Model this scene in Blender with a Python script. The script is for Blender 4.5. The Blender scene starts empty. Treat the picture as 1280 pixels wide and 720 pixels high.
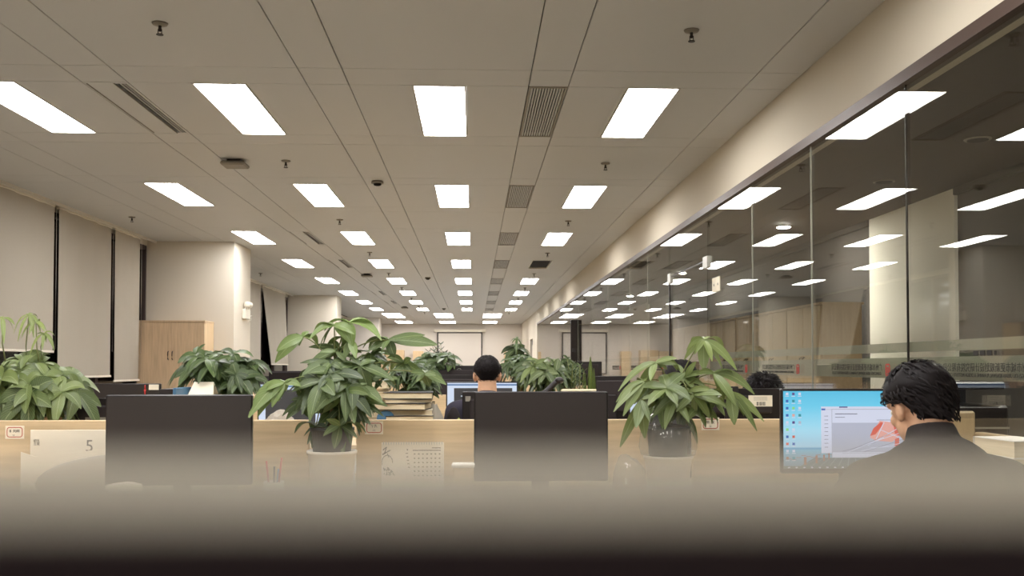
import bpy, bmesh, math, random
from mathutils import Vector, Matrix, noise
random.seed(7)
PI = math.pi
scene = bpy.context.scene
C = scene.collection

# ------------------------------------------------------------ camera
F = 1240.0
CX, CY = 640.0, 360.0
YAW = math.radians(2.185); PITCH = math.radians(1.5)
SHIFT = 98 - F * math.tan(PITCH)
EYE = Vector((0, 0, 1.25))
fwd = Vector((math.sin(YAW) * math.cos(PITCH), math.cos(YAW) * math.cos(PITCH), math.sin(PITCH)))
rgt = Vector((math.cos(YAW), -math.sin(YAW), 0))
upv = rgt.cross(fwd)
cam_d = bpy.data.cameras.new('camera')
cam = bpy.data.objects.new('camera', cam_d); C.objects.link(cam)
cam.matrix_world = Matrix(((rgt.x, upv.x, -fwd.x, EYE.x), (rgt.y, upv.y, -fwd.y, EYE.y), (rgt.z, upv.z, -fwd.z, EYE.z), (0, 0, 0, 1)))
cam_d.sensor_width = 36; cam_d.lens = F / 1280 * 36
cam_d.shift_y = SHIFT / 1280
cam_d.clip_start = 0.004; cam_d.clip_end = 200
cam_d.dof.use_dof = True
cam_d.dof.focus_distance = 5.0
APERTURE = 0.0034
cam_d.dof.aperture_fstop = cam_d.lens / 1000 / APERTURE
scene.camera = cam

def at(x, y, Y):
    r = fwd + rgt * ((x - CX) / F) + upv * ((CY - y + SHIFT) / F)
    return EYE + r * (Y / r.y)

# ------------------------------------------------------------ materials
def lin(c):
    if isinstance(c, str):
        c = tuple(int(c[i:i + 2], 16) / 255 for i in (0, 2, 4))
    return tuple((v / 12.92 if v <= .04045 else ((v + .055) / 1.055) ** 2.4) for v in c) + (1,)

def mat(name, col, rough=.6, spec=.3, metal=0, noise_amt=0, noise_scale=20, bump=0, stretch=None, trans=0, sheen=0, coat=0):
    m = bpy.data.materials.new(name); m.use_nodes = True
    nt = m.node_tree; b = nt.nodes['Principled BSDF']
    c = lin(col)
    b.inputs['Base Color'].default_value = c
    b.inputs['Roughness'].default_value = rough
    b.inputs['Specular IOR Level'].default_value = spec
    b.inputs['Metallic'].default_value = metal
    b.inputs['Sheen Weight'].default_value = sheen
    b.inputs['Coat Weight'].default_value = coat
    if noise_amt or bump:
        tc = nt.nodes.new('ShaderNodeTexCoord')
        mp = nt.nodes.new('ShaderNodeMapping')
        if stretch: mp.inputs['Scale'].default_value = stretch
        nz = nt.nodes.new('ShaderNodeTexNoise'); nz.inputs['Scale'].default_value = noise_scale
        nz.inputs['Detail'].default_value = 4
        nt.links.new(tc.outputs['Object'], mp.inputs['Vector']); nt.links.new(mp.outputs['Vector'], nz.inputs['Vector'])
        if noise_amt:
            rp = nt.nodes.new('ShaderNodeValToRGB')
            rp.color_ramp.elements[0].position = .3; rp.color_ramp.elements[1].position = .7
            rp.color_ramp.elements[0].color = tuple(v * (1 - noise_amt) for v in c[:3]) + (1,)
            rp.color_ramp.elements[1].color = tuple(min(1, v * (1 + noise_amt)) for v in c[:3]) + (1,)
            nt.links.new(nz.outputs['Fac'], rp.inputs['Fac']); nt.links.new(rp.outputs['Color'], b.inputs['Base Color'])
        if bump:
            bp = nt.nodes.new('ShaderNodeBump'); bp.inputs['Strength'].default_value = bump; bp.inputs['Distance'].default_value = .004
            nt.links.new(nz.outputs['Fac'], bp.inputs['Height']); nt.links.new(bp.outputs['Normal'], b.inputs['Normal'])
    return m

def emit(name, col, strength):
    m = bpy.data.materials.new(name); m.use_nodes = True
    b = m.node_tree.nodes['Principled BSDF']
    b.inputs['Base Color'].default_value = (.03, .03, .03, 1)
    b.inputs['Emission Color'].default_value = lin(col)
    b.inputs['Emission Strength'].default_value = strength
    b.inputs['Roughness'].default_value = .5
    return m

def glass_mat(name, tint=(.9, .93, .9), ior=1.5, rough=0.0, haze=0.0, haze_col='9aa594'):
    m = bpy.data.materials.new(name); m.use_nodes = True
    nt = m.node_tree; nt.nodes.remove(nt.nodes['Principled BSDF'])
    out = nt.nodes['Material Output']
    tr = nt.nodes.new('ShaderNodeBsdfTransparent'); tr.inputs['Color'].default_value = tint + (1,)
    gl = nt.nodes.new('ShaderNodeBsdfGlossy'); gl.inputs['Roughness'].default_value = rough
    geo = nt.nodes.new('ShaderNodeNewGeometry')
    mx = nt.nodes.new('ShaderNodeMix'); mx.data_type = 'FLOAT'
    mx.inputs['A'].default_value = ior; mx.inputs['B'].default_value = 1 / ior
    fr = nt.nodes.new('ShaderNodeFresnel')
    nt.links.new(geo.outputs['Backfacing'], mx.inputs['Factor']); nt.links.new(mx.outputs['Result'], fr.inputs['IOR'])
    ms = nt.nodes.new('ShaderNodeMixShader')
    nt.links.new(fr.outputs['Fac'], ms.inputs['Fac'])
    last = tr.outputs[0]
    if haze:
        df = nt.nodes.new('ShaderNodeBsdfDiffuse'); df.inputs['Color'].default_value = lin(haze_col)
        tl = nt.nodes.new('ShaderNodeBsdfTranslucent'); tl.inputs['Color'].default_value = lin(haze_col)
        m0 = nt.nodes.new('ShaderNodeMixShader'); m0.inputs['Fac'].default_value = .3
        nt.links.new(df.outputs[0], m0.inputs[1]); nt.links.new(tl.outputs[0], m0.inputs[2])
        m2 = nt.nodes.new('ShaderNodeMixShader'); m2.inputs['Fac'].default_value = haze
        nt.links.new(last, m2.inputs[1]); nt.links.new(m0.outputs[0], m2.inputs[2]); last = m2.outputs[0]
    nt.links.new(last, ms.inputs[1]); nt.links.new(gl.outputs[0], ms.inputs[2])
    nt.links.new(ms.outputs[0], out.inputs['Surface'])
    return m

def wood_mat(name, col, axis='Z', dark=.16, rough=.45):
    st = {'Z': (14, 14, .9), 'X': (.9, 14, 14), 'Y': (14, .9, 14)}[axis]
    return mat(name, col, rough=rough, spec=.3, noise_amt=dark, noise_scale=3.0, stretch=st)

def leaf_mat(name, dark, light, young=0.0):
    m = bpy.data.materials.new(name); m.use_nodes = True
    nt = m.node_tree; b = nt.nodes['Principled BSDF']
    uv = nt.nodes.new('ShaderNodeUVMap'); sp = nt.nodes.new('ShaderNodeSeparateXYZ')
    nt.links.new(uv.outputs[0], sp.inputs[0])
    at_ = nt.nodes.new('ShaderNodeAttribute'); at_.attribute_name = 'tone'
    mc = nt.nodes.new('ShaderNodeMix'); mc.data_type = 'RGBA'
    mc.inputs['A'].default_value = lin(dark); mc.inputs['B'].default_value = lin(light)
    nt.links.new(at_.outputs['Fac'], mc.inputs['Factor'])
    # pale midrib and side veins, laid along the leaf's own length
    ab = nt.nodes.new('ShaderNodeMath'); ab.operation = 'ABSOLUTE'
    su = nt.nodes.new('ShaderNodeMath'); su.operation = 'SUBTRACT'; su.inputs[1].default_value = .5
    nt.links.new(sp.outputs['Y'], su.inputs[0]); nt.links.new(su.outputs[0], ab.inputs[0])
    lt = nt.nodes.new('ShaderNodeMath'); lt.operation = 'LESS_THAN'; lt.inputs[1].default_value = .035
    nt.links.new(ab.outputs[0], lt.inputs[0])
    ad = nt.nodes.new('ShaderNodeMath'); ad.operation = 'MULTIPLY_ADD'; ad.inputs[1].default_value = -.55
    nt.links.new(ab.outputs[0], ad.inputs[0]); nt.links.new(sp.outputs['X'], ad.inputs[2])
    ml = nt.nodes.new('ShaderNodeMath'); ml.operation = 'MULTIPLY'; ml.inputs[1].default_value = 75
    sn = nt.nodes.new('ShaderNodeMath'); sn.operation = 'SINE'
    nt.links.new(ad.outputs[0], ml.inputs[0]); nt.links.new(ml.outputs[0], sn.inputs[0])
    gt = nt.nodes.new('ShaderNodeMath'); gt.operation = 'GREATER_THAN'; gt.inputs[1].default_value = .86
    nt.links.new(sn.outputs[0], gt.inputs[0])
    sc = nt.nodes.new('ShaderNodeMath'); sc.operation = 'MULTIPLY'; sc.inputs[1].default_value = .22
    nt.links.new(gt.outputs[0], sc.inputs[0])
    s2 = nt.nodes.new('ShaderNodeMath'); s2.operation = 'MULTIPLY'; s2.inputs[1].default_value = .4
    nt.links.new(lt.outputs[0], s2.inputs[0])
    mxm = nt.nodes.new('ShaderNodeMath'); mxm.operation = 'MAXIMUM'
    nt.links.new(sc.outputs[0], mxm.inputs[0]); nt.links.new(s2.outputs[0], mxm.inputs[1])
    mc2 = nt.nodes.new('ShaderNodeMix'); mc2.data_type = 'RGBA'
    mc2.inputs['B'].default_value = lin('a8b384')
    nt.links.new(mc.outputs['Result'], mc2.inputs['A']); nt.links.new(mxm.outputs[0], mc2.inputs['Factor'])
    nt.links.new(mc2.outputs['Result'], b.inputs['Base Color'])
    b.inputs['Roughness'].default_value = .42; b.inputs['Specular IOR Level'].default_value = .45
    tl = nt.nodes.new('ShaderNodeBsdfTranslucent'); nt.links.new(mc2.outputs['Result'], tl.inputs['Color'])
    ms = nt.nodes.new('ShaderNodeMixShader'); ms.inputs['Fac'].default_value = .22
    nt.links.new(b.outputs[0], ms.inputs[1]); nt.links.new(tl.outputs[0], ms.inputs[2])
    nt.links.new(ms.outputs[0], nt.nodes['Material Output'].inputs['Surface'])
    return m

M = {}
M['ceil'] = mat('ceiling_metal', 'bdbcba', rough=.42, spec=.25)
M['ceil_gap'] = mat('ceiling_gap', '4a443f', rough=.8)
M['diffuser'] = emit('light_diffuser', 'faf9f8', 28)
M['diffuser_far'] = emit('light_diffuser_far', 'fffaf4', 15)
M['lightframe'] = mat('light_frame', 'd8d2c6', rough=.4)
M['wall'] = mat('painted_wall', 'd8cfc0', rough=.8, spec=.15, bump=.02, noise_scale=60)
M['wall_far'] = mat('painted_far_wall', 'dbd4cc', rough=.8, spec=.15)
M['bulk'] = mat('bulkhead_paint', 'c4baa8', rough=.8, spec=.12)
M['pillar'] = mat('white_pillar_paint', 'f0ece0', rough=.7, spec=.15)
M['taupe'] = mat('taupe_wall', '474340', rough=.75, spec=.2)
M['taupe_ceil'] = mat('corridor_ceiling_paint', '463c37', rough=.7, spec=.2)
M['floor'] = mat('vinyl_floor', 'aaa59d', rough=.6, spec=.2, noise_amt=.08, noise_scale=40)
M['blind'] = mat('blind_fabric', 'aca497', rough=.9, spec=.05, noise_amt=.03, noise_scale=200, bump=.1)
M['blindrail'] = mat('blind_rail', 'e2dacb', rough=.5)
M['night'] = mat('night_window_glass', '140f10', rough=.08, spec=.6)
M['winframe'] = mat('window_frame_metal', '4a3f3e', rough=.5)
M['track'] = mat('brown_metal_track', '4b3b33', rough=.45, metal=.3)
M['darkmetal'] = mat('dark_metal', '2b2423', rough=.4, metal=.4)
M['steel'] = mat('brushed_steel', 'b9b6ae', rough=.35, metal=.6)
M['wood'] = wood_mat('light_oak_laminate', 'cab28e', 'X', .13)
M['woodz'] = wood_mat('light_oak_cabinet', 'c6ac8e', 'Z', .14)
M['woodside'] = wood_mat('pale_oak_side', 'd3b893', 'Z', .08)
M['wood_dim'] = wood_mat('oak_storage', 'a58d70', 'Z', .12)
M['desk'] = wood_mat('desk_laminate', 'cdb794', 'X', .1)
M['black'] = mat('black_plastic', '231d1d', rough=.42, spec=.4)
M['blackmatte'] = mat('matte_black_plastic', '2c2525', rough=.6, spec=.3, bump=.05, noise_scale=300)
M['bezel'] = mat('monitor_bezel', '1d1818', rough=.35, spec=.4)
M['screen_off'] = mat('switched_off_screen', '2e2826', rough=.32, spec=.5)
M['white'] = mat('white_plastic', 'e3dccd', rough=.5)
M['paper'] = mat('white_paper', 'e6dcc8', rough=.85, spec=.1)
M['cream'] = mat('cream_pages', 'd9c9a9', rough=.85, spec=.1, noise_amt=.08, noise_scale=8, stretch=(1, 1, 60))
M['ink'] = mat('black_ink', '2b2826', rough=.8)
M['grey_ink'] = mat('grey_ink', '8b857a', rough=.8)
M['red'] = mat('red_print', 'b4574a', rough=.7)
M['logo_red'] = mat('red_film', 'a5302c', rough=.6)
M['blue'] = mat('blue_plastic', '4f7696', rough=.5)
M['green_cloth'] = mat('green_cloth', '8c9340', rough=.8)
M['pot'] = mat('white_pot', 'd8cfbe', rough=.45, spec=.4)
M['blackpot'] = mat('black_nursery_pot', '2c2826', rough=.45, spec=.4)
M['beigepot'] = mat('beige_pot', 'b59d82', rough=.6)
M['soil'] = mat('potting_soil', '3a2c22', rough=.95, bump=.6, noise_scale=60)
M['stem'] = mat('green_stem', '6d7244', rough=.6)
M['bark'] = mat('brown_trunk', '6b5a42', rough=.8, bump=.4, noise_scale=50)
M['leaf'] = leaf_mat('pachira_leaf', '2b3a22', '7c9150')
M['leaf_pale'] = leaf_mat('pale_leaf', '43532f', '8a9858')
M['leaf_dark'] = leaf_mat('dark_leaf', '212e1b', '566b3c')
M['skin'] = mat('skin', 'd3a585', rough=.55, spec=.35, noise_amt=.05, noise_scale=30)
M['hair'] = mat('black_hair', '130c0c', rough=.6, spec=.14)
M['jacket'] = mat('charcoal_jacket', '35302f', rough=.85, spec=.1, bump=.15, noise_scale=120, noise_amt=.08)
M['shirt_dark'] = mat('dark_shirt', '33303a', rough=.85, spec=.1)
M['collar'] = mat('white_collar', 'c9c0b4', rough=.8)
M['trouser'] = mat('dark_trousers', '2a2729', rough=.9)
M['shoe'] = mat('black_shoe', '191616', rough=.4)
M['eye'] = mat('eye_dark', '201814', rough=.2)
M['chairfab'] = mat('black_mesh_fabric', '2a2526', rough=.9, spec=.1, bump=.3, noise_scale=200)
M['greycloth'] = mat('grey_cloth', 'a79f92', rough=.9, spec=.05, bump=.2, noise_scale=60)
M['clearbag'] = glass_mat('clear_plastic', (.9, .9, .88), 1.45, .12, .14, 'd8d4c8')
M['glass'] = glass_mat('partition_glass', (.93, .94, .91), 1.5)
M['frost'] = glass_mat('frosted_film', (.72, .73, .68), 1.5, .35, .5, 'b0ac9c')
M['scr_white'] = emit('screen_white', 'cfdcf0', .95)
M['scr_dark'] = emit('screen_dark_window', '23242a', .6)
M['scr_blue'] = emit('screen_blue_bar', '4b78b0', .8)
M['downlight'] = emit('downlight_lamp', 'fffaf0', 1500)
M['fabric_cap'] = mat('pale_grey_trim', '6b6457', rough=.75, spec=.1)
M['panel_dark'] = mat('near_black_panel', '1d1516', rough=.8, spec=.1)
M['vent'] = mat('vent_metal', '7f776b', rough=.45)
M['vent_dark'] = mat('vent_cavity', '1d1817', rough=.9)
M['projection'] = mat('projection_cloth', 'cfc8c0', rough=.9)
M['orange'] = mat('orange_print', 'c77b52', rough=.7)

# wallpaper of the bright desktop screen: sky over sea (the picture on the screen itself)
def wallpaper():
    m = bpy.data.materials.new('screen_wallpaper'); m.use_nodes = True
    nt = m.node_tree; b = nt.nodes['Principled BSDF']
    tc = nt.nodes.new('ShaderNodeTexCoord'); sp = nt.nodes.new('ShaderNodeSeparateXYZ')
    nt.links.new(tc.outputs['Generated'], sp.inputs[0])
    r = nt.nodes.new('ShaderNodeValToRGB'); el = r.color_ramp.elements
    el[0].position = 0; el[0].color = lin('6f93a8')
    el[1].position = 1; el[1].color = lin('55bfe4')
    for p, c in ((.14, '86a9bb'), (.24, '7db7d2'), (.262, '5fa3cc'), (.28, 'a9d3ea'), (.5, 'a3dbf0'), (.8, '6accec')):
        e = el.new(p); e.color = lin(c)
    nt.links.new(sp.outputs['Z'], r.inputs['Fac'])
    nt.links.new(r.outputs['Color'], b.inputs['Emission Color'])
    b.inputs['Emission Strength'].default_value = .95
    b.inputs['Base Color'].default_value = (.02, .02, .02, 1)
    return m
M['wallpaper'] = wallpaper()
for nm, col, st in (('s_win', 'd5daee', .9), ('s_grey', 'b9bdd0', .85), ('s_red', 'd9604e', .9), ('s_pink', 'e5a79c', .9), ('s_purple', '5b3a86', .8), ('s_teal', '2a9aa8', .8),
                    ('s_green', '8fe08a', .85), ('s_blue', '2f62b8', .85), ('s_wood', '6b7d88', .7), ('s_woodlight', '8e9ea6', .7), ('s_post', 'a8735e', .75), ('s_bar', '66727c', .7), ('s_ink', '7d7f92', .7)):
    M[nm] = emit(nm, col, st)

# ------------------------------------------------------------ mesh helpers
class MB:
    """collects shapes into one mesh; each shape takes a material"""
    def __init__(s): s.bm = bmesh.new(); s.mats = []; s.mi = 0
    def m(s, mt):
        if mt not in s.mats: s.mats.append(mt)
        s.mi = s.mats.index(mt); return s
    def _new(s, geom_faces):
        for f in geom_faces: f.material_index = s.mi
    def box(s, x0, x1, y0, y1, z0, z1, bev=0, rot=None):
        if x1 < x0: x0, x1 = x1, x0
        if y1 < y0: y0, y1 = y1, y0
        if z1 < z0: z0, z1 = z1, z0
        c = ((x0, x1), (y0, y1), (z0, z1)); r = min(bev, (x1 - x0) * .45, (y1 - y0) * .45, (z1 - z0) * .45)
        if r <= 0:
            V = [s.bm.verts.new((c[0][i], c[1][j], c[2][k])) for i in (0, 1) for j in (0, 1) for k in (0, 1)]
            F_ = [(0, 1, 3, 2), (4, 6, 7, 5), (0, 4, 5, 1), (2, 3, 7, 6), (0, 2, 6, 4), (1, 5, 7, 3)]
            s._new([s.bm.faces.new([V[i] for i in f]) for f in F_]); return s
        V = {}
        for i in (0, 1):
            for j in (0, 1):
                for k in (0, 1):
                    o = (i, j, k)
                    for a in range(3):   # the corner's point lying on the face normal to axis a
                        p = [c[q][o[q]] + (r if o[q] == 0 else -r) for q in range(3)]; p[a] = c[a][o[a]]
                        V[(o, a)] = s.bm.verts.new(p)
        fs = []
        for a in range(3):
            b_, d = (a + 1) % 3, (a + 2) % 3
            for e in (0, 1):
                q = []
                for (u, v) in ((0, 0), (1, 0), (1, 1), (0, 1)):
                    o = [0, 0, 0]; o[a] = e; o[b_] = u; o[d] = v; q.append(V[(tuple(o), a)])
                fs.append(s.bm.faces.new(q))
            for u in (0, 1):
                for v in (0, 1):   # edge along axis a
                    o0 = [0, 0, 0]; o0[b_] = u; o0[d] = v; o1 = list(o0); o1[a] = 1
                    o0, o1 = tuple(o0), tuple(o1)
                    fs.append(s.bm.faces.new((V[(o0, b_)], V[(o1, b_)], V[(o1, d)], V[(o0, d)])))
        for i in (0, 1):
            for j in (0, 1):
                for k in (0, 1): fs.append(s.bm.faces.new([V[((i, j, k), a)] for a in range(3)]))
        s._new(fs); return s
    def cyl(s, p0, p1, r0, r1=None, seg=16, cap=True):
        r1 = r0 if r1 is None else r1
        p0 = Vector(p0); p1 = Vector(p1); d = p1 - p0; L = d.length
        if L < 1e-6: return s
        q = d.to_track_quat('Z', 'Y').to_matrix().to_4x4(); q.translation = (p0 + p1) / 2
        r = bmesh.ops.create_cone(s.bm, cap_ends=cap, segments=seg, radius1=r0, radius2=r1, depth=L, matrix=q)
        fs = {f for v in r['verts'] for f in v.link_faces}
        for f in fs: f.smooth = len(f.verts) == 4
        s._new(fs); return s
    def ball(s, c, r, seg=16, rot=None):
        if not hasattr(r, '__len__'): r = (r, r, r)
        c = Vector(c); vs_ = max(6, seg // 2); rg = []
        def P(a, b_):
            v = Vector((r[0] * math.sin(b_) * math.cos(a), r[1] * math.sin(b_) * math.sin(a), r[2] * math.cos(b_)))
            return c + (rot @ v if rot else v)
        top = s.bm.verts.new(P(0, 0)); bot = s.bm.verts.new(P(0, PI))
        for j in range(1, vs_): rg.append([s.bm.verts.new(P(2 * PI * k / seg, PI * j / vs_)) for k in range(seg)])
        fs = []
        for k in range(seg):
            k2 = (k + 1) % seg
            fs.append(s.bm.faces.new((top, rg[0][k], rg[0][k2]))); fs.append(s.bm.faces.new((bot, rg[-1][k2], rg[-1][k])))
            for j in range(len(rg) - 1): fs.append(s.bm.faces.new((rg[j][k], rg[j + 1][k], rg[j + 1][k2], rg[j][k2])))
        for f in fs: f.smooth = True
        s._new(fs); return s
    def tube(s, pts, r, seg=8, r_end=None):
        pts = [Vector(p) for p in pts]; n = len(pts); rings = []
        for i, p in enumerate(pts):
            t = (pts[min(i + 1, n - 1)] - pts[max(i - 1, 0)]).normalized()
            a = t.cross(Vector((0, 0, 1)));
            if a.length < 1e-3: a = Vector((1, 0, 0))
            a.normalize(); b = t.cross(a)
            rr = r if r_end is None else r + (r_end - r) * i / (n - 1)
            rings.append([s.bm.verts.new(p + a * math.cos(2 * PI * k / seg) * rr + b * math.sin(2 * PI * k / seg) * rr) for k in range(seg)])
        fs = []
        for i in range(n - 1):
            for k in range(seg):
                f = s.bm.faces.new((rings[i][k], rings[i][(k + 1) % seg], rings[i + 1][(k + 1) % seg], rings[i + 1][k])); f.smooth = True; fs.append(f)
        fs.append(s.bm.faces.new(rings[0][::-1])); fs.append(s.bm.faces.new(rings[-1]))
        s._new(fs); return s
    def lathe(s, c, prof, seg=32):
        c = Vector(c); rings = []
        for (r, z) in prof:
            rings.append([s.bm.verts.new(c + Vector((r * math.cos(2 * PI * k / seg), r * math.sin(2 * PI * k / seg), z))) for k in range(seg)])
        fs = []
        for i in range(len(prof) - 1):
            for k in range(seg):
                f = s.bm.faces.new((rings[i][k], rings[i][(k + 1) % seg], rings[i + 1][(k + 1) % seg], rings[i + 1][k])); f.smooth = True; fs.append(f)
        fs.append(s.bm.faces.new(rings[0][::-1])); fs.append(s.bm.faces.new(rings[-1]))
        s._new(fs); return s
    def poly(s, pts, thick=None):
        """flat polygon, extruded by vector thick"""
        vs = [s.bm.verts.new(Vector(p)) for p in pts]
        f = s.bm.faces.new(vs); fs = [f]
        if thick is not None:
            v2 = [s.bm.verts.new(Vector(p) + Vector(thick)) for p in pts]
            fs.append(s.bm.faces.new(v2[::-1]))
            n = len(vs)
            for i in range(n): fs.append(s.bm.faces.new((vs[i], v2[i], v2[(i + 1) % n], vs[(i + 1) % n])))
        s._new(fs); return s
    def build(s, name, mt=None, parent=None, loc=None):
        bmesh.ops.recalc_face_normals(s.bm, faces=s.bm.faces[:])
        me = bpy.data.meshes.new(name); s.bm.to_mesh(me); s.bm.free()
        for q in (s.mats or [mt]): me.materials.append(M[q] if isinstance(q, str) else q)
        o = bpy.data.objects.new(name, me); C.objects.link(o)
        if parent: o.parent = parent
        if loc: o.location = loc
        return o

def tag(o, label, cat, group=None, kind=None):
    if label: o['label'] = label
    if cat: o['category'] = cat
    if group: o['group'] = group
    if kind: o['kind'] = kind
    return o
def empty(name, loc, rz=0, label=None, cat=None, group=None):
    o = bpy.data.objects.new(name, None); C.objects.link(o)
    o.location = loc; o.rotation_euler = (0, 0, rz); o.empty_display_size = .05
    return tag(o, label, cat, group)
def struct(o): o['kind'] = 'structure'; return o
def copy_tree(o, parent=None):
    c = o.copy(); C.objects.link(c); c.parent = parent
    for ch in [k for k in bpy.data.objects if k.parent == o]: copy_tree(ch, c)
    return c
KIDS = {}
def dup(o, loc, label, group=None, rz=None):
    c = copy_tree(o); c.location = loc
    if rz is not None: c.rotation_euler = (0, 0, rz)
    c['label'] = label
    if group: c['group'] = group
    return c
def text(body, size, parent, mt, loc, rot=(PI / 2, 0, 0), ext=.0004, name='lettering', sx=1, align='CENTER'):
    cu = bpy.data.curves.new(name, 'FONT'); cu.body = body; cu.size = size; cu.extrude = ext
    cu.align_x = align; cu.align_y = 'CENTER'
    cu.materials.append(M[mt])
    o = bpy.data.objects.new(name, cu); C.objects.link(o)
    o.location = loc; o.rotation_euler = rot; o.scale = (sx, 1, 1)
    if parent: o.parent = parent
    return o

ORD = ['first', 'second', 'third', 'fourth', 'fifth', 'sixth', 'seventh', 'eighth', 'ninth', 'tenth', 'eleventh', 'twelfth']
# ------------------------------------------------------------ room shell
H = 2.8
YB, YF = -4.2, 36.3          # back and far walls
XL, XG = -4.05, 1.76         # left wall plane, glass line
struct(MB().m('floor').box(XL - .2, 4.5, YB - .2, YF + .2, -.1, 0).build('floor'))
# ceiling: metal panels with thin dark reveals, lights and vents dropped into openings
xs = [-3.95, -3.35, -3.10, -2.80, -2.50, -2.14, -1.89, -1.55, -1.25, -.92, -.69, -.345, -.045, .30, .52, .85, 1.15, 1.50, 1.74]
LX = [(-2.80, -2.50), (-1.55, -1.25), (-.345, -.045), (.85, 1.15)]
ROWS = [5.45 + 3 * n for n in range(-3, 8)]
ysl = [YB]
y = ROWS[0]
for yr in ROWS: ysl += [yr - .30, yr, yr + 1.2, yr + 1.48]
ysl = sorted(set(round(v, 3) for v in ysl if v >= YB))
ysl += [29.0, 30.1, 30.4, 31.5, 32.7, 33.8, 35.4, YF]
ysl = sorted(set(ysl))
holes = []   # (x0,x1,y0,y1)
FARX = [(-2.72, -2.16), (-1.2, -.64), (.30, .80)]
FARY = [(29.0, 30.1), (30.4, 31.5), (33.8, 35.4)]
SLOT = {5.45, 11.45, 14.45, 20.45, 23.45}
cb = MB().m('ceil')
def in_hole(x0, x1, y0, y1):
    cx, cy = (x0 + x1) / 2, (y0 + y1) / 2
    return any(a < cx < b and c < cy < d for a, b, c, d in holes)
for yr in ROWS:
    for a, b in LX: holes.append((a, b, yr, yr + 1.2))
    if yr > 0: holes.append((.30, .52, yr, yr + 1.2))
    if yr in SLOT: holes.append((-2.14, -1.89, yr, yr + 1.2))
XLZ = -3.95
STR = (-3.35, -3.10, -2.14, -1.89, -.92, -.69, .30, .52, 1.50)
xc = [x for x in xs if x in STR or x in (-3.95, 1.74)]
for j in range(len(ysl) - 1):
    y0, y1 = ysl[j], ysl[j + 1]
    lit_row = any(abs(y0 - r) < .01 for r in ROWS)
    row = xs if lit_row else xc
    for x0, x1 in zip(row[:-1], row[1:]):
        if in_hole(x0, x1, y0, y1): continue
        ga = .0022 if x0 in STR else .0006; gb = .0022 if x1 in STR else .0006
        cb.box(x0 + ga, x1 - gb, y0 + .0018, y1 - .0018, H, H + .012, .0022 if not lit_row else .001)
cb.m('ceil_gap').box(-4.3, 1.9, YB - .2, YF + .2, H + .06, H + .1)
# dark infill strip between panels' backs
struct(cb.build('ceiling'))
cc = MB().m('taupe_ceil').box(1.9, 4.5, YB, YF, H, H + .06)
struct(cc.build('ceiling_corridor'))

def light_panel(x0, x1, y0, y1, label, grp, mt='diffuser'):
    t = empty('ceiling_light', ((x0 + x1) / 2, (y0 + y1) / 2, H), 0, label, 'ceiling light', grp)
    w, l = (x1 - x0) / 2 - .003, (y1 - y0) / 2 - .003
    f = MB().m('lightframe')
    e = .008
    f.box(-w, w, -l, -l + e, -.003, .035).box(-w, w, l - e, l, -.003, .035).box(-w, -w + e, -l + e, l - e, -.003, .035).box(w - e, w, -l + e, l - e, -.003, .035)
    f.build('frame', None, t)
    MB().m(mt).box(-w + e, w - e, -l + e, l - e, .002, .012).build('diffuser', None, t)
    return t
cols = ['column nearest the blinds', 'second column from the blinds', 'column before the louvred vents', 'column beside the glass partition']
protoL = {}
DARK = (14.45, 3)
for n, yr in enumerate(ROWS):
    for c, (a, b) in enumerate(LX):
        k = n - 3
        if (yr, c) == DARK: continue
        if k < 0: lab = 'rectangular ceiling light behind the viewpoint, %s, %s row back' % (cols[c], ORD[-k - 1])
        else: lab = 'lit rectangular ceiling light, %s, %s row from the viewpoint' % (cols[c], ORD[k])
        if 'p' not in protoL:
            protoL['p'] = light_panel(a, b, yr, yr + 1.2, lab, 'long ceiling lights in rows'); continue
        dup(protoL['p'], ((a + b) / 2, yr + .6, H), lab)
fc = ['left', 'middle', 'right']
fp = None
for j, (c, d) in enumerate(FARY):
    for i, (a, b) in enumerate(FARX):
        # dropped slightly below the panels
        lab = 'square ceiling light near the far wall, %s, %s' % (['blinds side', 'middle', 'glass side'][i], ['first short row', 'second short row', 'row nearest the screen'][j])
        if fp is None or j == 2:
            t = light_panel(a, b, c, d, lab, 'square ceiling lights at the far end', 'diffuser_far'); t.location.z = H - .01
            if fp is None: fp = t
        else:
            t = dup(fp, ((a + b) / 2, (c + d) / 2, H - .01), lab)
# unlit opening in place of one light
t = empty('ceiling_opening', (1.0, 15.05, H), 0, 'dark square ceiling opening where a light is missing, beside the glass partition', 'ceiling opening')
f = MB().m('lightframe')
f.box(-.148, .148, -.6, -.59, -.004, .03).box(-.148, .148, .59, .6, -.004, .03).box(-.148, -.14, -.59, .59, -.004, .03).box(.14, .148, -.59, .59, -.004, .03)
f.build('frame', None, t); MB().m('vent_dark').box(-.14, .14, -.59, .59, .02, .05).build('cavity', None, t)
# louvred vents
vp = None
for n, yr in enumerate([r for r in ROWS if r > 0]):
    lab = 'louvred metal ceiling vent between lights, %s from the viewpoint' % ORD[n]
    if vp is None:
        vp = empty('ceiling_vent', (.41, yr + .6, H), 0, lab, 'ceiling vent', 'louvred ceiling vents in one line')
        f = MB().m('vent'); f.box(-.107, .107, -.597, -.575, -.003, .02).box(-.107, .107, .575, .597, -.003, .02).box(-.107, -.095, -.575, .575, -.003, .02).box(.095, .107, -.575, .575, -.003, .02)
        f.build('frame', None, vp)
        f = MB().m('ceil')
        for k in range(12):
            x = -.087 + k * .0158
            f.box(x - .0042, x + .0042, -.575, .575, 0, .012)
        f.build('louvres', None, vp)
        MB().m('vent_dark').box(-.1, .1, -.59, .59, .03, .045).build('cavity', None, vp)
    else: dup(vp, (.41, yr + .6, H), lab)
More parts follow.
